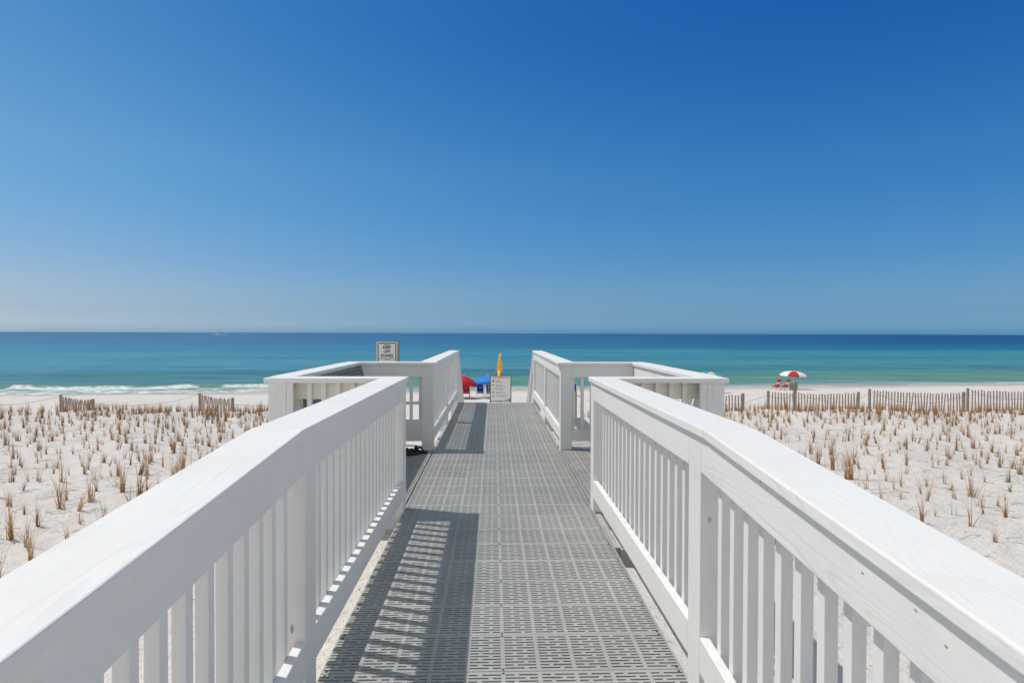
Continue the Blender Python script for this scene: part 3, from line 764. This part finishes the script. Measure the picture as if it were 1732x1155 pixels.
for i, (t1, t2, mk) in enumerate(rows):
    zz = Hf/2-.165-i*.104
    mb = MB()
    if i == 0: mb.box(-Wf/2+.065, -Wf/2+.112, -.0015, .001, zz+.008, zz+.038); mb.box(-Wf/2+.065, -Wf/2+.112, -.0015, .001, zz-.026, zz+.003)
    else: mb.box(-Wf/2+.060, -Wf/2+.115, -.0015, .001, zz-.012, zz+.018)
    mb.build('flag_symbol', M[mk], pl)
    text_mesh(t1, .030, M['ink_grey'], pl, (-Wf/2+.155, -.001, zz+.006), align='LEFT', bold=.0006, sx=.88)
    if t2: text_mesh(t2, .017, M['ink_grey'], pl, (-Wf/2+.155, -.001, zz-.028), align='LEFT', bold=.0003, sx=.95)
mb = MB(); mb.box(.10, .17, -.0015, .001, -Hf/2+.042, -Hf/2+.05); mb.tube([(.205, -.001, -Hf/2+.035), (.205, -.001, -Hf/2+.085)], .006, 6)
for k in range(10):
    a0 = 2*math.pi*k/10; a1 = 2*math.pi*(k+1)/10; n0 = len(mb.v)
    for aa, rr in ((a0, .012), (a0, .028), (a1, .028), (a1, .012)): mb.v.append(Vector((.255+rr*math.cos(aa), -.0016, -Hf/2+.055+rr*math.sin(aa))))
    mb.quad((n0, n0+1, n0+2, n0+3))
mb.build('sign_emblem', M['ink'], pl)
for sx_ in (-1, 1):
    m = MB(); m.box(sx_*(Wf/2-.014)-.02, sx_*(Wf/2-.014)+.02, .009, .05, -1.2-(EYE-1.42), Hf/2-.02); m.build('sign_post', M['pole_metal'], g)

# yellow warning flag, furled on its pole behind the sign
Yp = 16.6
top = at_y(846.8, 598, Yp); bt = at_y(846, 637, Yp)
g = thing('warning_flag', 'furled yellow flag hanging from its pole above the flag sign', 'flag', (top.x, Yp, bt.z))
H = top.z-bt.z
m = MB(); m.tube([(0.012, .24, -1.8), (0.012, .24, H+.02)], .013, 8); m.build('flag_pole', M['pole_metal'], g, smooth=True)
m = MB(); n = 28; prof = [(1.0, .006), (.97, .016), (.85, .034), (.7, .052), (.5, .074), (.35, .088), (.26, .092), (.2, .075), (.14, .045), (.07, .042), (0.0, .036), (-.05, .02), (-.09, .006)]
for i, (t, r_) in enumerate(prof):
    for k in range(n):
        a = 2*math.pi*k/n; f = 1+.20*math.sin(a*5+t*5)+.10*math.sin(a*9+t*3)
        off = -.018 if t > .3 else -.018-(.3-t)*.10
        m.v.append(Vector((off+.76*r_*f*math.cos(a), .24+r_*.7*f*math.sin(a)-(.22*max(0, min(1, (.25-t)/.25))), t*H+.012*math.sin(a*3)*(t < .3))))
for i in range(len(prof)-1):
    for k in range(n): m.quad((i*n+k, i*n+(k+1) % n, (i+1)*n+(k+1) % n, (i+1)*n+k))
m.build('flag_cloth', M['yellow'], g, smooth=True)

# ------------------------------------------------------------ beach chairs and umbrellas
def chair_proto(label, fabs, wood, loc, rz, group):
    t = thing('beach_chair', label, 'beach chair', loc, rz, group)
    W = .27
    for s in (-1, 1):
        m = MB(); m.tube([(s*W, .42, .0), (s*W, -.30, .42), (s*W, -.36, .46)], .018, 6); m.build('leg', wood, t)
        m = MB(); m.tube([(s*W*1.06, -.38, 0), (s*W*1.06, .06, .50)], .018, 6); m.build('leg', wood, t)
        m = MB(); m.tube([(s*W*.93, .05, .22), (s*W*.93, -.46, 1.03)], .018, 6); m.build('back_post', wood, t)
        m = MB(); m.box(s*W*1.12-.03, s*W*1.12+.03, -.34, .30, .53, .552); m.build('armrest', wood, t)
    m = MB()
    for (y, z) in ((-.46, 1.02), (.05, .24), (-.30, .40)): m.tube([(-W, y, z), (W, y, z)], .016, 6)
    m.build('crossbar', wood, t)
    n = 12; m = MB()
    for i in range(n+1):
        u = i/n; y = .03+(-.44-.03)*u; z = .28+(1.0-.28)*u; y -= .05*math.sin(u*math.pi)
        for xx in (-.235, 0, .235): m.v.append(Vector((xx, y+(-.015 if xx == 0 else 0), z)))
        for xx in (-.235, 0, .235): m.v.append(Vector((xx, y+.012+(-.015 if xx == 0 else 0), z)))
    for i in range(n):
        mi = fabs[1][min(len(fabs[1])-1, int(i/n*len(fabs[1])))]
        for k in (0, 1):
            m.quad((i*6+k, i*6+k+1, i*6+k+7, i*6+k+6), mi=mi); m.quad((i*6+k+3, i*6+k+9, i*6+k+10, i*6+k+4), mi=mi)
        for k in (0, 2): m.quad((i*6+k, i*6+k+3, i*6+k+9, i*6+k+6), mi=mi)
    m.build('backrest', fabs[0], t, smooth=True, normals=False)
    m = MB(); m.beam((-.235, .02, .27), (-.235, .45, .36), (1, 0, 0), .47, (0, 0, 1), .012, fabs[1][0]); m.build('seat', fabs[0], t)
    if not any(fabs[1]):
        m = MB(); m.beam((-.09, -.295, .70), (-.09, -.335, .75), (1, 0, 0), .18, (0, -.86, -.5), .004); m.build('printed_patch', M['whitefab'], t)
    return t
def bz(px, py, lo=30, hi=66):
    """distance at which the photo's ray meets the beach"""
    best = None
    for Y in np.arange(lo, hi, .1):
        p = at_y(px, py, Y)
        if p.z <= gz(p.x, Y): return p.x, Y, gz(p.x, Y)
    p = at_y(px, py, hi); return p.x, hi, gz(p.x, hi)
x, y, z = bz(788, 671.5); redc = chair_proto('red sling chair under the red umbrella, back to the walkway', ([M['deepred']], [0]), M['chairwood'], (x, y, z), R(4), 'sling chairs on the beach')
x, y, z = bz(812.5, 671.0); bluec = chair_proto('navy blue sling chair under the blue umbrella, the one left of the other', ([M['navy']], [0]), M['whitemetal'], (x, y, z), R(-3), 'sling chairs on the beach')
x, y, z = bz(828.8, 671.5); copy_thing(bluec, (x, y, z), R(-6), 'navy blue sling chair partly hidden behind the flag sign')
x, y, z = bz(768, 671.5); copy_thing(redc, (x, y, z), R(5), 'red sling chair hidden behind the left far railing')
x, y, z = bz(969.5, 669.5); copy_thing(bluec, (x, y, z), R(-8), 'navy blue sling chair seen through the right side deck railing')
x, y, z = bz(1313, 659.8); rw = chair_proto('red and white banded chair, the left of the pair by the striped umbrella', ([M['deepred'], M['whitefab']], [0, 0, 1, 1, 0, 0]), M['chairwood'], (x, y, z), R(13), 'red and white banded chairs')
x, y, z = bz(1328, 659.8); copy_thing(rw, (x, y, z), R(17), 'red and white banded chair, the right of the pair by the striped umbrella', 'red and white banded chairs')

def umbrella(label, loc, mats, height, rad, tilt, rz, ph=0.0, drop=.36, nseg=8):
    t = thing('beach_umbrella', label, 'umbrella', loc, rz)
    t.rotation_euler = (0, 0, rz)
    n = nseg*6; rings = 9; m = MB()
    Rm = Matrix.Translation((0, 0, height-.55)) @ Matrix.Rotation(tilt, 4, 'Y') @ Matrix.Translation((0, 0, .55))
    for i in range(rings+1):
        u = i/rings
        for k in range(n):
            a = 2*math.pi*k/n+ph; f = (k % 6)/6.0
            sag = 1-.045*math.sin(f*math.pi)*u
            r_ = rad*math.sin(u*1.25)/math.sin(1.25)*sag
            z = -drop*rad*(1-math.cos(u*1.25))/(1-math.cos(1.25))
            m.v.append(Rm @ Vector((r_*math.cos(a), r_*math.sin(a), z)))
    for k in range(n):                                   # short valance
        a = 2*math.pi*k/n+ph; f = (k % 6)/6.0; r_ = rad*(1-.045*math.sin(f*math.pi))*.995
        m.v.append(Rm @ Vector((r_*math.cos(a), r_*math.sin(a), -drop*rad-.11)))
    for i in range(rings+1):
        for k in range(n):
            mi = (k//6) % len(mats); m.quad((i*n+k, i*n+(k+1) % n, (i+1)*n+(k+1) % n, (i+1)*n+k), mi=mi)
    m.build('canopy', mats, t, smooth=True, normals=False)
    m = MB(); base = Rm @ Vector((0, 0, -.5)); topp = Rm @ Vector((0, 0, .06))
    m.tube([(0, 0, -.3), (0, 0, height-.55), tuple(topp)], .02, 8); m.build('pole', M['whitemetal'], t, smooth=True)
    m = MB()
    for k in range(nseg):
        a = 2*math.pi*k/nseg+ph
        pts = []
        for i in range(0, 7):
            u = i/6; r_ = rad*math.sin(u*1.25)/math.sin(1.25)*.985; z = -drop*rad*(1-math.cos(u*1.25))/(1-math.cos(1.25))-.015
            pts.append(tuple(Rm @ Vector((r_*math.cos(a), r_*math.sin(a), z))))
        m.tube(pts, .006, 4)
    m.build('rib', M['whitemetal'], t)
    m = MB(); m.tube([tuple(Rm @ Vector((0, 0, 0))), tuple(Rm @ Vector((0, 0, .1)))], [.035, .008], 8); m.build('finial', M['whitemetal'], t)
    return t
def place_umb(px, py_base, py_top, Ylo, **kw):
    x, y, z = bz(px, py_base, Ylo); top = at_y(px, py_top, y); kw['height'] = top.z-z; return (x, y, z), kw
loc, kw = place_umb(781.5, 673.2, 635.2, 30); umbrella('red beach umbrella over the red chair, left of the blue umbrella', loc, [M['red']], kw['height'], 1.10, R(15), 0, .2, .40)
loc, kw = place_umb(826, 673.2, 635.0, 30); umbrella('bright blue beach umbrella, left of the flag sign', loc, [M['blue']], kw['height'], 1.06, R(-5), 0, .2, .40)
loc, kw = place_umb(1342, 659.0, 627.5, 30); umbrella('white and red striped beach umbrella behind the sand fence', loc, [M['red'], M['whitefab'], M['red'], M['whitefab'], M['red'], M['whitefab'], M['whitefab'], M['whitefab']], kw['height'], 1.24, R(3), 0, R(-139.5), .31)
loc, kw = place_umb(1201, 664.0, 629.0, 30); umbrella('teal and tan beach umbrella peeking over the right side deck railing', loc, [M['tanfab'], M['teal']], kw['height'], 1.2, R(6), 0, R(-128), .38)

# ------------------------------------------------------------ sand fences, posts, rope
FY = 19.3
def fence_post(px, ptop, Y, r_=.05, parent=None, top_extra=0):
    p = at_y(px, ptop, Y); zb = gz(p.x, Y)-.5
    m = MB(); m.tube([(p.x, Y, zb), (p.x+random.uniform(-.01, .01), Y, p.z)], [r_*1.03, r_*.97], 10)
    m.build('post', M['post'], parent, smooth=False); return p
def slat_run(p0, p1, parent, pitch=.097, drop=.03, lean=.03, seedv=1, w=.04):
    rs = random.Random(seedv); L = math.hypot(p1.x-p0.x, p1.y-p0.y); n = int(L/pitch); m = MB()
    for i in range(1, n):
        t = i/n; x = p0.x+(p1.x-p0.x)*t; y = p0.y+(p1.y-p0.y)*t-.055; zt = p0.z+(p1.z-p0.z)*t-drop+rs.uniform(-.02, .02)-.05*math.sin(t*math.pi)
        zb = gz(x, y)-.15; lx = rs.gauss(0, lean)
        m.beam((x-lx, y, zb), (x+lx*.3, y+rs.uniform(-.01, .01), zt), (1, 0, 0), w*rs.uniform(.85, 1.1), (0, 1, 0), .010)
    m.build('slats', M['slat'], parent)
    m = MB()
    for h in (.22, .5):
        pts = []
        for i in range(n+1):
            t = i/n; pts.append((p0.x+(p1.x-p0.x)*t, p0.y+(p1.y-p0.y)*t-.048, p0.z+(p1.z-p0.z)*t-h+.01*math.sin(i*1.9)))
        m.tube(pts, .0035, 4)
    m.build('wire', M['pole_metal'], parent)
def fence(label, a, b, seedv, pitch=.097, ra=.043, rb=.043, lean=.025, w=.042):
    t = thing('sand_fence', label, 'fence', group='slatted sand fence sections')
    p0 = fence_post(*a, ra, t); p1 = fence_post(*b, rb, t); slat_run(p0, p1, t, pitch, seedv=seedv, lean=lean, w=w); return p0, p1
L1 = fence('short slatted sand fence section on the left dune, farthest from the walkway', (103, 667, 20.4), (157.5, 674.5, 18.9), 3, .088, lean=.04, w=.026)
L2 = fence('short slatted sand fence section on the left dune, nearest to the walkway', (337.5, 664.5, 20.4), (394, 672.5, 18.9), 4, .088, lean=.04, w=.026)
R0 = fence('slatted sand fence end just right of the side deck railing', (1180, 664, FY), (1257, 664.5, FY), 5)
R1 = fence('slatted sand fence section below the striped umbrella', (1299.5, 661, FY), (1452, 662.5, FY), 6, ra=.047, rb=.04)
R2 = fence('longest slatted sand fence section, between the striped umbrella and the right edge', (1471, 657.5, FY), (1630, 662.5, FY), 7, rb=.05)
R3 = fence('slatted sand fence section running out of the right edge', (1637, 656.5, FY+.1), (1775, 659, FY-.1), 8)
# square post with a board behind it
t = thing('notice_post', 'thick wooden post with a pale square notice board behind it, below the striped umbrella', 'sign')
p = at_y(1344.5, 646, FY+.3); m = MB(); m.box(p.x-.045, p.x+.045, p.y-.045, p.y+.045, gz(p.x, p.y)-.4, p.z); m.build('post', M['post'], t)
q0 = at_y(1336.5, 647, FY+.3); q1 = at_y(1350.5, 660, FY+.3); m = MB(); m.box(q0.x, q1.x, p.y+.05, p.y+.062, q1.z, q0.z); m.build('notice_board', M['beam'], t)
# lone posts for the rope in the gaps near the walkway
def rope(label, pts):
    m = MB(); out = []
    for i in range(len(pts)-1):
        a, b, s = pts[i][0], pts[i+1][0], pts[i][1]
        for k in range(14):
            u = k/14; out.append((a.x+(b.x-a.x)*u, a.y+(b.y-a.y)*u-.06, a.z+(b.z-a.z)*u-s*4*u*(1-u)))
    e = pts[-1][0]; out.append((e.x, e.y-.06, e.z)); m.tube(out, .0055, 5)
    tag(m.build('rope', M['rope'], None, smooth=True), label, 'rope')
def dn(p, d=.06): return Vector((p.x, p.y, p.z-d))
rope('thin rope sagging between the fence posts on the left dune',
     [(at_y(-120, 668, 20), .30), (dn(L1[0]), .05), (dn(L1[1], .12), .20), (dn(L2[0], .05), .05), (dn(L2[1], .2), .10), (at_y(560, 676, 19), 0)])
rope('thin rope sagging between the fence posts on the right dune',
     [(at_y(975, 668, 22), .28), (at_y(1060, 668, 20.5), .2), (dn(R0[1], .32), .0), (dn(R1[0], .12), .18), (dn(at_y(1344, 658, FY+.25)), .22), (dn(R1[1], .22), .0),
      (dn(R2[0], .08), .34), (dn(R2[1], .1), 0), (dn(R3[0], .06), .25), (dn(R3[1], .1), 0)])
t = thing('rope_post', 'short post holding the rope, seen through the right side deck railing', 'post')
fence_post(974, 664, 22, .045, t)

# ------------------------------------------------------------ boat and wake
Yb = 1700.0; p = at_y(365, 564.5, Yb)
t = thing('motor_boat', 'small white motor boat near the horizon on the left, trailing a white wake', 'boat', (p.x, Yb, SEA), R(180))
m = MB()
secs = [(-6, 1.6, 1.4), (-2, 1.9, 1.5), (3, 1.5, 1.7), (6, .7, 2.0), (7.5, .05, 2.2)]
for (x, w, h) in secs:
    for (yy, zz) in ((-w, h), (-w*.75, .1), (0, -.5), (w*.75, .1), (w, h)): m.v.append(Vector((x, yy, zz)))
for i in range(4):
    for k in range(4): m.quad((i*5+k, i*5+k+1, i*5+k+6, i*5+k+5))
    m.quad((i*5, i*5+5, i*5+9, i*5+4))
m.quad((0, 4, 3, 2, 1)); m.build('hull', M['hull'], t)
m = MB(); m.box(-3, 1.5, -1.2, 1.2, 1.5, 3.0); m.box(-3.4, 1.0, -1.35, 1.35, 3.0, 3.2); m.build('cabin', M['hull'], t)
m = MB(); m.box(1.51, 1.6, -1.1, 1.1, 1.9, 2.8); m.build('windscreen', M['glassdark'], t)
def foam_mat():
    m, nt, b = new_mat('wake_foam'); tc = nd(nt, 'ShaderNodeTexCoord')
    n = noise_tex(nt, mapping(nt, tc.outputs['Object'], (.12, .3, 1)), 1.0, 4)
    r = ramp(nt, [(.4, (.25, .42, .55)), (.6, (.85, .87, .88))]); nt.links.new(n, r.inputs[0]); nt.links.new(r.outputs[0], b.inputs['Base Color']); b.inputs['Roughness'].default_value = .8
    return m
M['foam'] = foam_mat()
m = MB(); rs = random.Random(5)
for i in range(70):
    u = rs.random(); xx = 4+u*105; r_ = rs.uniform(1.0, 3.2)*(1-.5*u); n0 = len(m.v); yy = rs.uniform(-2.5, 2.5)*(1+u*2)
    if .22 < u < .38 or .52 < u < .58: continue
    for k in range(8):
        a = 2*math.pi*k/8; m.v.append(Vector((xx+r_*2*math.cos(a), yy+r_*math.sin(a), .12)))
    m.v.append(Vector((xx, yy, .25+.5*(1-u)*rs.random())))
    for k in range(8): m.quad((n0+k, n0+(k+1) % 8, n0+8))
w = m.build('boat_wake', M['foam']); w.location = (p.x, Yb, SEA); tag(w, 'broken white wake trailing to the right of the motor boat', 'wake', kind='stuff')

# ------------------------------------------------------------ dune grass
def tuft_mesh(seedv, nbl, hgt, spread, green=0.0, lean=(0, 0)):
    rs = random.Random(seedv); m = MB()
    nst = max(1, int(nbl/7))
    stems = [(rs.gauss(0, .018), rs.gauss(0, .018)) for _ in range(nst)]
    for i in range(nbl):
        sx_, sy_ = rs.choice(stems)
        a = rs.uniform(0, 6.283); L = hgt*rs.uniform(.5, 1.2); sp = spread*abs(rs.gauss(.30, .38)); w = rs.uniform(.0016, .0042)
        if rs.random() < .12: L *= 1.35; w *= .6
        bx, by = sx_+rs.gauss(0, .006), sy_+rs.gauss(0, .006); dirx, diry = math.cos(a), math.sin(a)
        wv = Vector((math.cos(a+1.57+rs.uniform(-.8, .8)), math.sin(a+1.57+rs.uniform(-.8, .8)), 0))
        prev = None; seg = 5; curl = rs.choice([0, 0, 0, .5, 1.0])
        n0 = len(m.v); mi = 1 if rs.random() < green else 0
        for k in range(seg+1):
            u = k/seg; r_ = L*sp*(u**1.7); z = L*u*(1-sp*.35*u)-curl*L*max(0, u-.6)**2*1.6
            pnt = Vector((bx+dirx*r_+lean[0]*z, by+diry*r_+lean[1]*z, z-.03)); ww = w*(1-u*.85)*.5*(1.3 if k < 2 else 1)
            m.v += [pnt-wv*ww*2, pnt+wv*ww*2]
            if k: m.quad((n0+2*k-2, n0+2*k-1, n0+2*k+1, n0+2*k), mi=mi)
    return m
def mesh_only(mb, name):
    o = mb.build(name, [M['grass'], M['grassgreen']], None, normals=False); me = o.data; bpy.data.objects.remove(o); return me
kinds = {'thin': [], 'full': [], 'green': [], 'leaning': []}
for i in range(7): kinds['thin'].append(mesh_only(tuft_mesh(100+i, random.randint(8, 15), .30, .7), 'grass_tuft'))
for i in range(6): kinds['full'].append(mesh_only(tuft_mesh(200+i, random.randint(26, 42), .36, .6, .05), 'grass_tuft'))
for i in range(3): kinds['green'].append(mesh_only(tuft_mesh(300+i, 34, .30, .6, .6), 'grass_tuft'))
for i in range(4): kinds['leaning'].append(mesh_only(tuft_mesh(400+i, 16, .30, .5, 0, (random.choice([-.28, .3]), random.uniform(-.15, .15))), 'grass_tuft'))
lab = {'thin': 'sparse brown dune grass tuft in the sand %s', 'full': 'bushy brown dune grass tuft in the sand %s',
       'green': 'yellow green dune grass tuft in the sand %s', 'leaning': 'brown grass tuft leaning over in the sand %s'}
side = {-1: 'left of the boardwalk', 1: 'right of the boardwalk'}
spots = []
rs = random.Random(21)
for sg in (-1, 1):
    row = 0; y = 3.2
    while y < 19.0:
        x = 2.55+rs.uniform(0, .3)
        lim = .93*y+2.2
        while x < lim:
            px_ = sg*(x+rs.gauss(0, .085)+.18*noise.noise(Vector((x*.5, y*.5, 9)))); py_ = y+rs.gauss(0, .12)
            gap_ = noise.noise(Vector((px_*.25, py_*.25, 3.1)))
            if rs.random() < .93+gap_*.6: spots.append((px_, py_, sg))
            x += .34 if y > 6 else .38
        y += .46 if y < 12 else .36 if y < 15 else .27
# keep only what the camera can see, nearest first
vis = []
for (x, y, sg) in spots:
    d = MW.inverted() @ Vector((x, y, gz(x, y)+.2)); px_ = 866+F_PX*d.x/-d.z; py_ = 577.5-F_PX*d.y/-d.z
    if -60 < px_ < 1790 and py_ < 1100: vis.append((math.hypot(x, y), x, y, sg))
vis.sort()
indiv = vis[:300]; rest = vis[300:]
def pick():
    r_ = rs.random(); return 'thin' if r_ < .57 else 'full' if r_ < .82 else 'leaning' if r_ < .95 else 'green'
for (_, x, y, sg) in indiv:
    kd = pick(); o = bpy.data.objects.new('grass_tuft', rs.choice(kinds[kd])); C.objects.link(o)
    if y < 6 and kd == 'full' and rs.random() < .5: kd = 'full'
    o.location = (x, y, gz(x, y)); s_ = rs.choice((rs.uniform(.5, .85), rs.uniform(.8, 1.25), rs.uniform(1.1, 1.55)))*(1.2 if sg < 0 else 1.0); o.scale = (s_, s_, s_*rs.uniform(.85, 1.15)); o.rotation_euler = (0, 0, rs.uniform(0, 6.28))
    rowl = 'in the nearest rows' if y < 6.6 else 'in the middle rows' if y < 9.6 else 'in the farther rows'
    sz = 'short ' if s_ < .85 else 'tall ' if s_ > 1.3 else 'medium '
    tag(o, sz+(lab[kd] % side[sg]).replace('in the sand', rowl), 'grass tuft', 'planted dune grass tufts %s' % side[sg])
# the far tufts and the dense line along the dune crest: one object
tv = []; tf = []; tm = []; n0 = 0
def add_tuft(me_, x, y, s_, a):
    global n0
    k = len(me_.vertices); co = np.empty(k*3, np.float32); me_.vertices.foreach_get('co', co); co = co.reshape(-1, 3)*s_
    c, s = math.cos(a), math.sin(a)
    P = np.stack([co[:, 0]*c-co[:, 1]*s+x, co[:, 0]*s+co[:, 1]*c+y, co[:, 2]+gz(x, y)], -1); tv.append(P)
    q = np.empty(len(me_.polygons)*4, np.int32); me_.loops.foreach_get('vertex_index', q); tf.append(q.reshape(-1, 4)+n0)
    mi = np.empty(len(me_.polygons), np.int32); me_.polygons.foreach_get('material_index', mi); tm.append(mi); n0 += k
for (_, x, y, sg) in rest: add_tuft(rs.choice(kinds[pick()]), x, y, rs.uniform(.7, 1.15), rs.uniform(0, 6.28))
for i in range(1500):                                    # crest fringe
    sg = rs.choice((-1, 1)); x = sg*rs.uniform(2.6, 19.5); y = rs.gauss(17.5, .9)
    if noise.noise(Vector((x*.7, 4.2, 0))) < -.18: continue
    add_tuft(rs.choice(kinds[rs.choice(['full', 'thin', 'thin', 'green'])]), x, y, rs.uniform(.45, 1.05), rs.uniform(0, 6.28))
for i in range(26):                                      # clumps behind the landing
    sg = rs.choice((-1, 1)); add_tuft(rs.choice(kinds['full']), sg*rs.uniform(1.3, 2.6), rs.uniform(8.3, 14), rs.uniform(.8, 1.2), rs.uniform(0, 6.28))
V = np.concatenate(tv); Q = np.concatenate(tf); MI = np.concatenate(tm)
me = bpy.data.meshes.new('dune_grass'); me.vertices.add(len(V)); me.vertices.foreach_set('co', V.ravel())
me.loops.add(Q.size); me.loops.foreach_set('vertex_index', Q.ravel().astype(np.int32))
me.polygons.add(len(Q)); me.polygons.foreach_set('loop_start', np.arange(0, Q.size, 4)); me.polygons.foreach_set('loop_total', np.full(len(Q), 4))
me.materials.append(M['grass']); me.materials.append(M['grassgreen']); me.polygons.foreach_set('material_index', MI); me.update(calc_edges=True)
o = bpy.data.objects.new('dune_grass', me); C.objects.link(o); tag(o, 'dense brown dune grass along the dune crest in front of the fences', 'grass', kind='stuff')

# dry litter: fallen stalks, runners, bits of shell
m = MB(); rs = random.Random(9)
for i in range(1100):
    sg = rs.choice((-1, 1)); y = rs.uniform(3, 16); x = sg*rs.uniform(1.9, .93*y+2); a = rs.uniform(-.5, .5)+(3.14 if rs.random() < .5 else 0); L = rs.uniform(.08, .4); pts = []
    for k in range(5):
        u = k/4; xx = x+L*u*math.cos(a); yy = y+L*u*math.sin(a); a += rs.gauss(0, .18); pts.append((xx, yy, gz(xx, yy)+.006+.03*math.sin(u*3.14)*rs.random()))
    m.tube(pts, rs.uniform(.0012, .0028), 3)
tag(m.build('dry_litter', M['twig'], None), 'fallen dry stalks scattered over the dune sand', 'litter', kind='stuff')
m = MB()
for i in range(520):
    if i < 260: x = rs.choice((rs.uniform(.86, 1.6), rs.uniform(-1.5, -.76))); y = rs.uniform(2.2, 4.6)
    else: sg = rs.choice((-1, 1)); y = rs.uniform(3, 11); x = sg*rs.uniform(1.9, .9*y+2)
    r_ = rs.uniform(.003, .012) if i < 260 else rs.uniform(.006, .02); n0_ = len(m.v); z = gz(x, y)
    pr = [Vector((x+r_*rs.uniform(.5, 1)*math.cos(a), y+r_*rs.uniform(.5, 1)*math.sin(a), z)) for a in (0, 1.2, 2.5, 3.7, 5)]
    m.v += pr+[Vector((x, y, z+r_*rs.uniform(.5, .9)))]
    for k in range(5): m.quad((n0_+k, n0_+(k+1) % 5, n0_+5))
M['shell'] = flat_mat('shell_bits', (.42, .32, .24), .8, .5, 40)
tag(m.build('shell_bits', M['shell'], None), 'small shell and bark bits scattered on the sand', 'shells', kind='stuff')
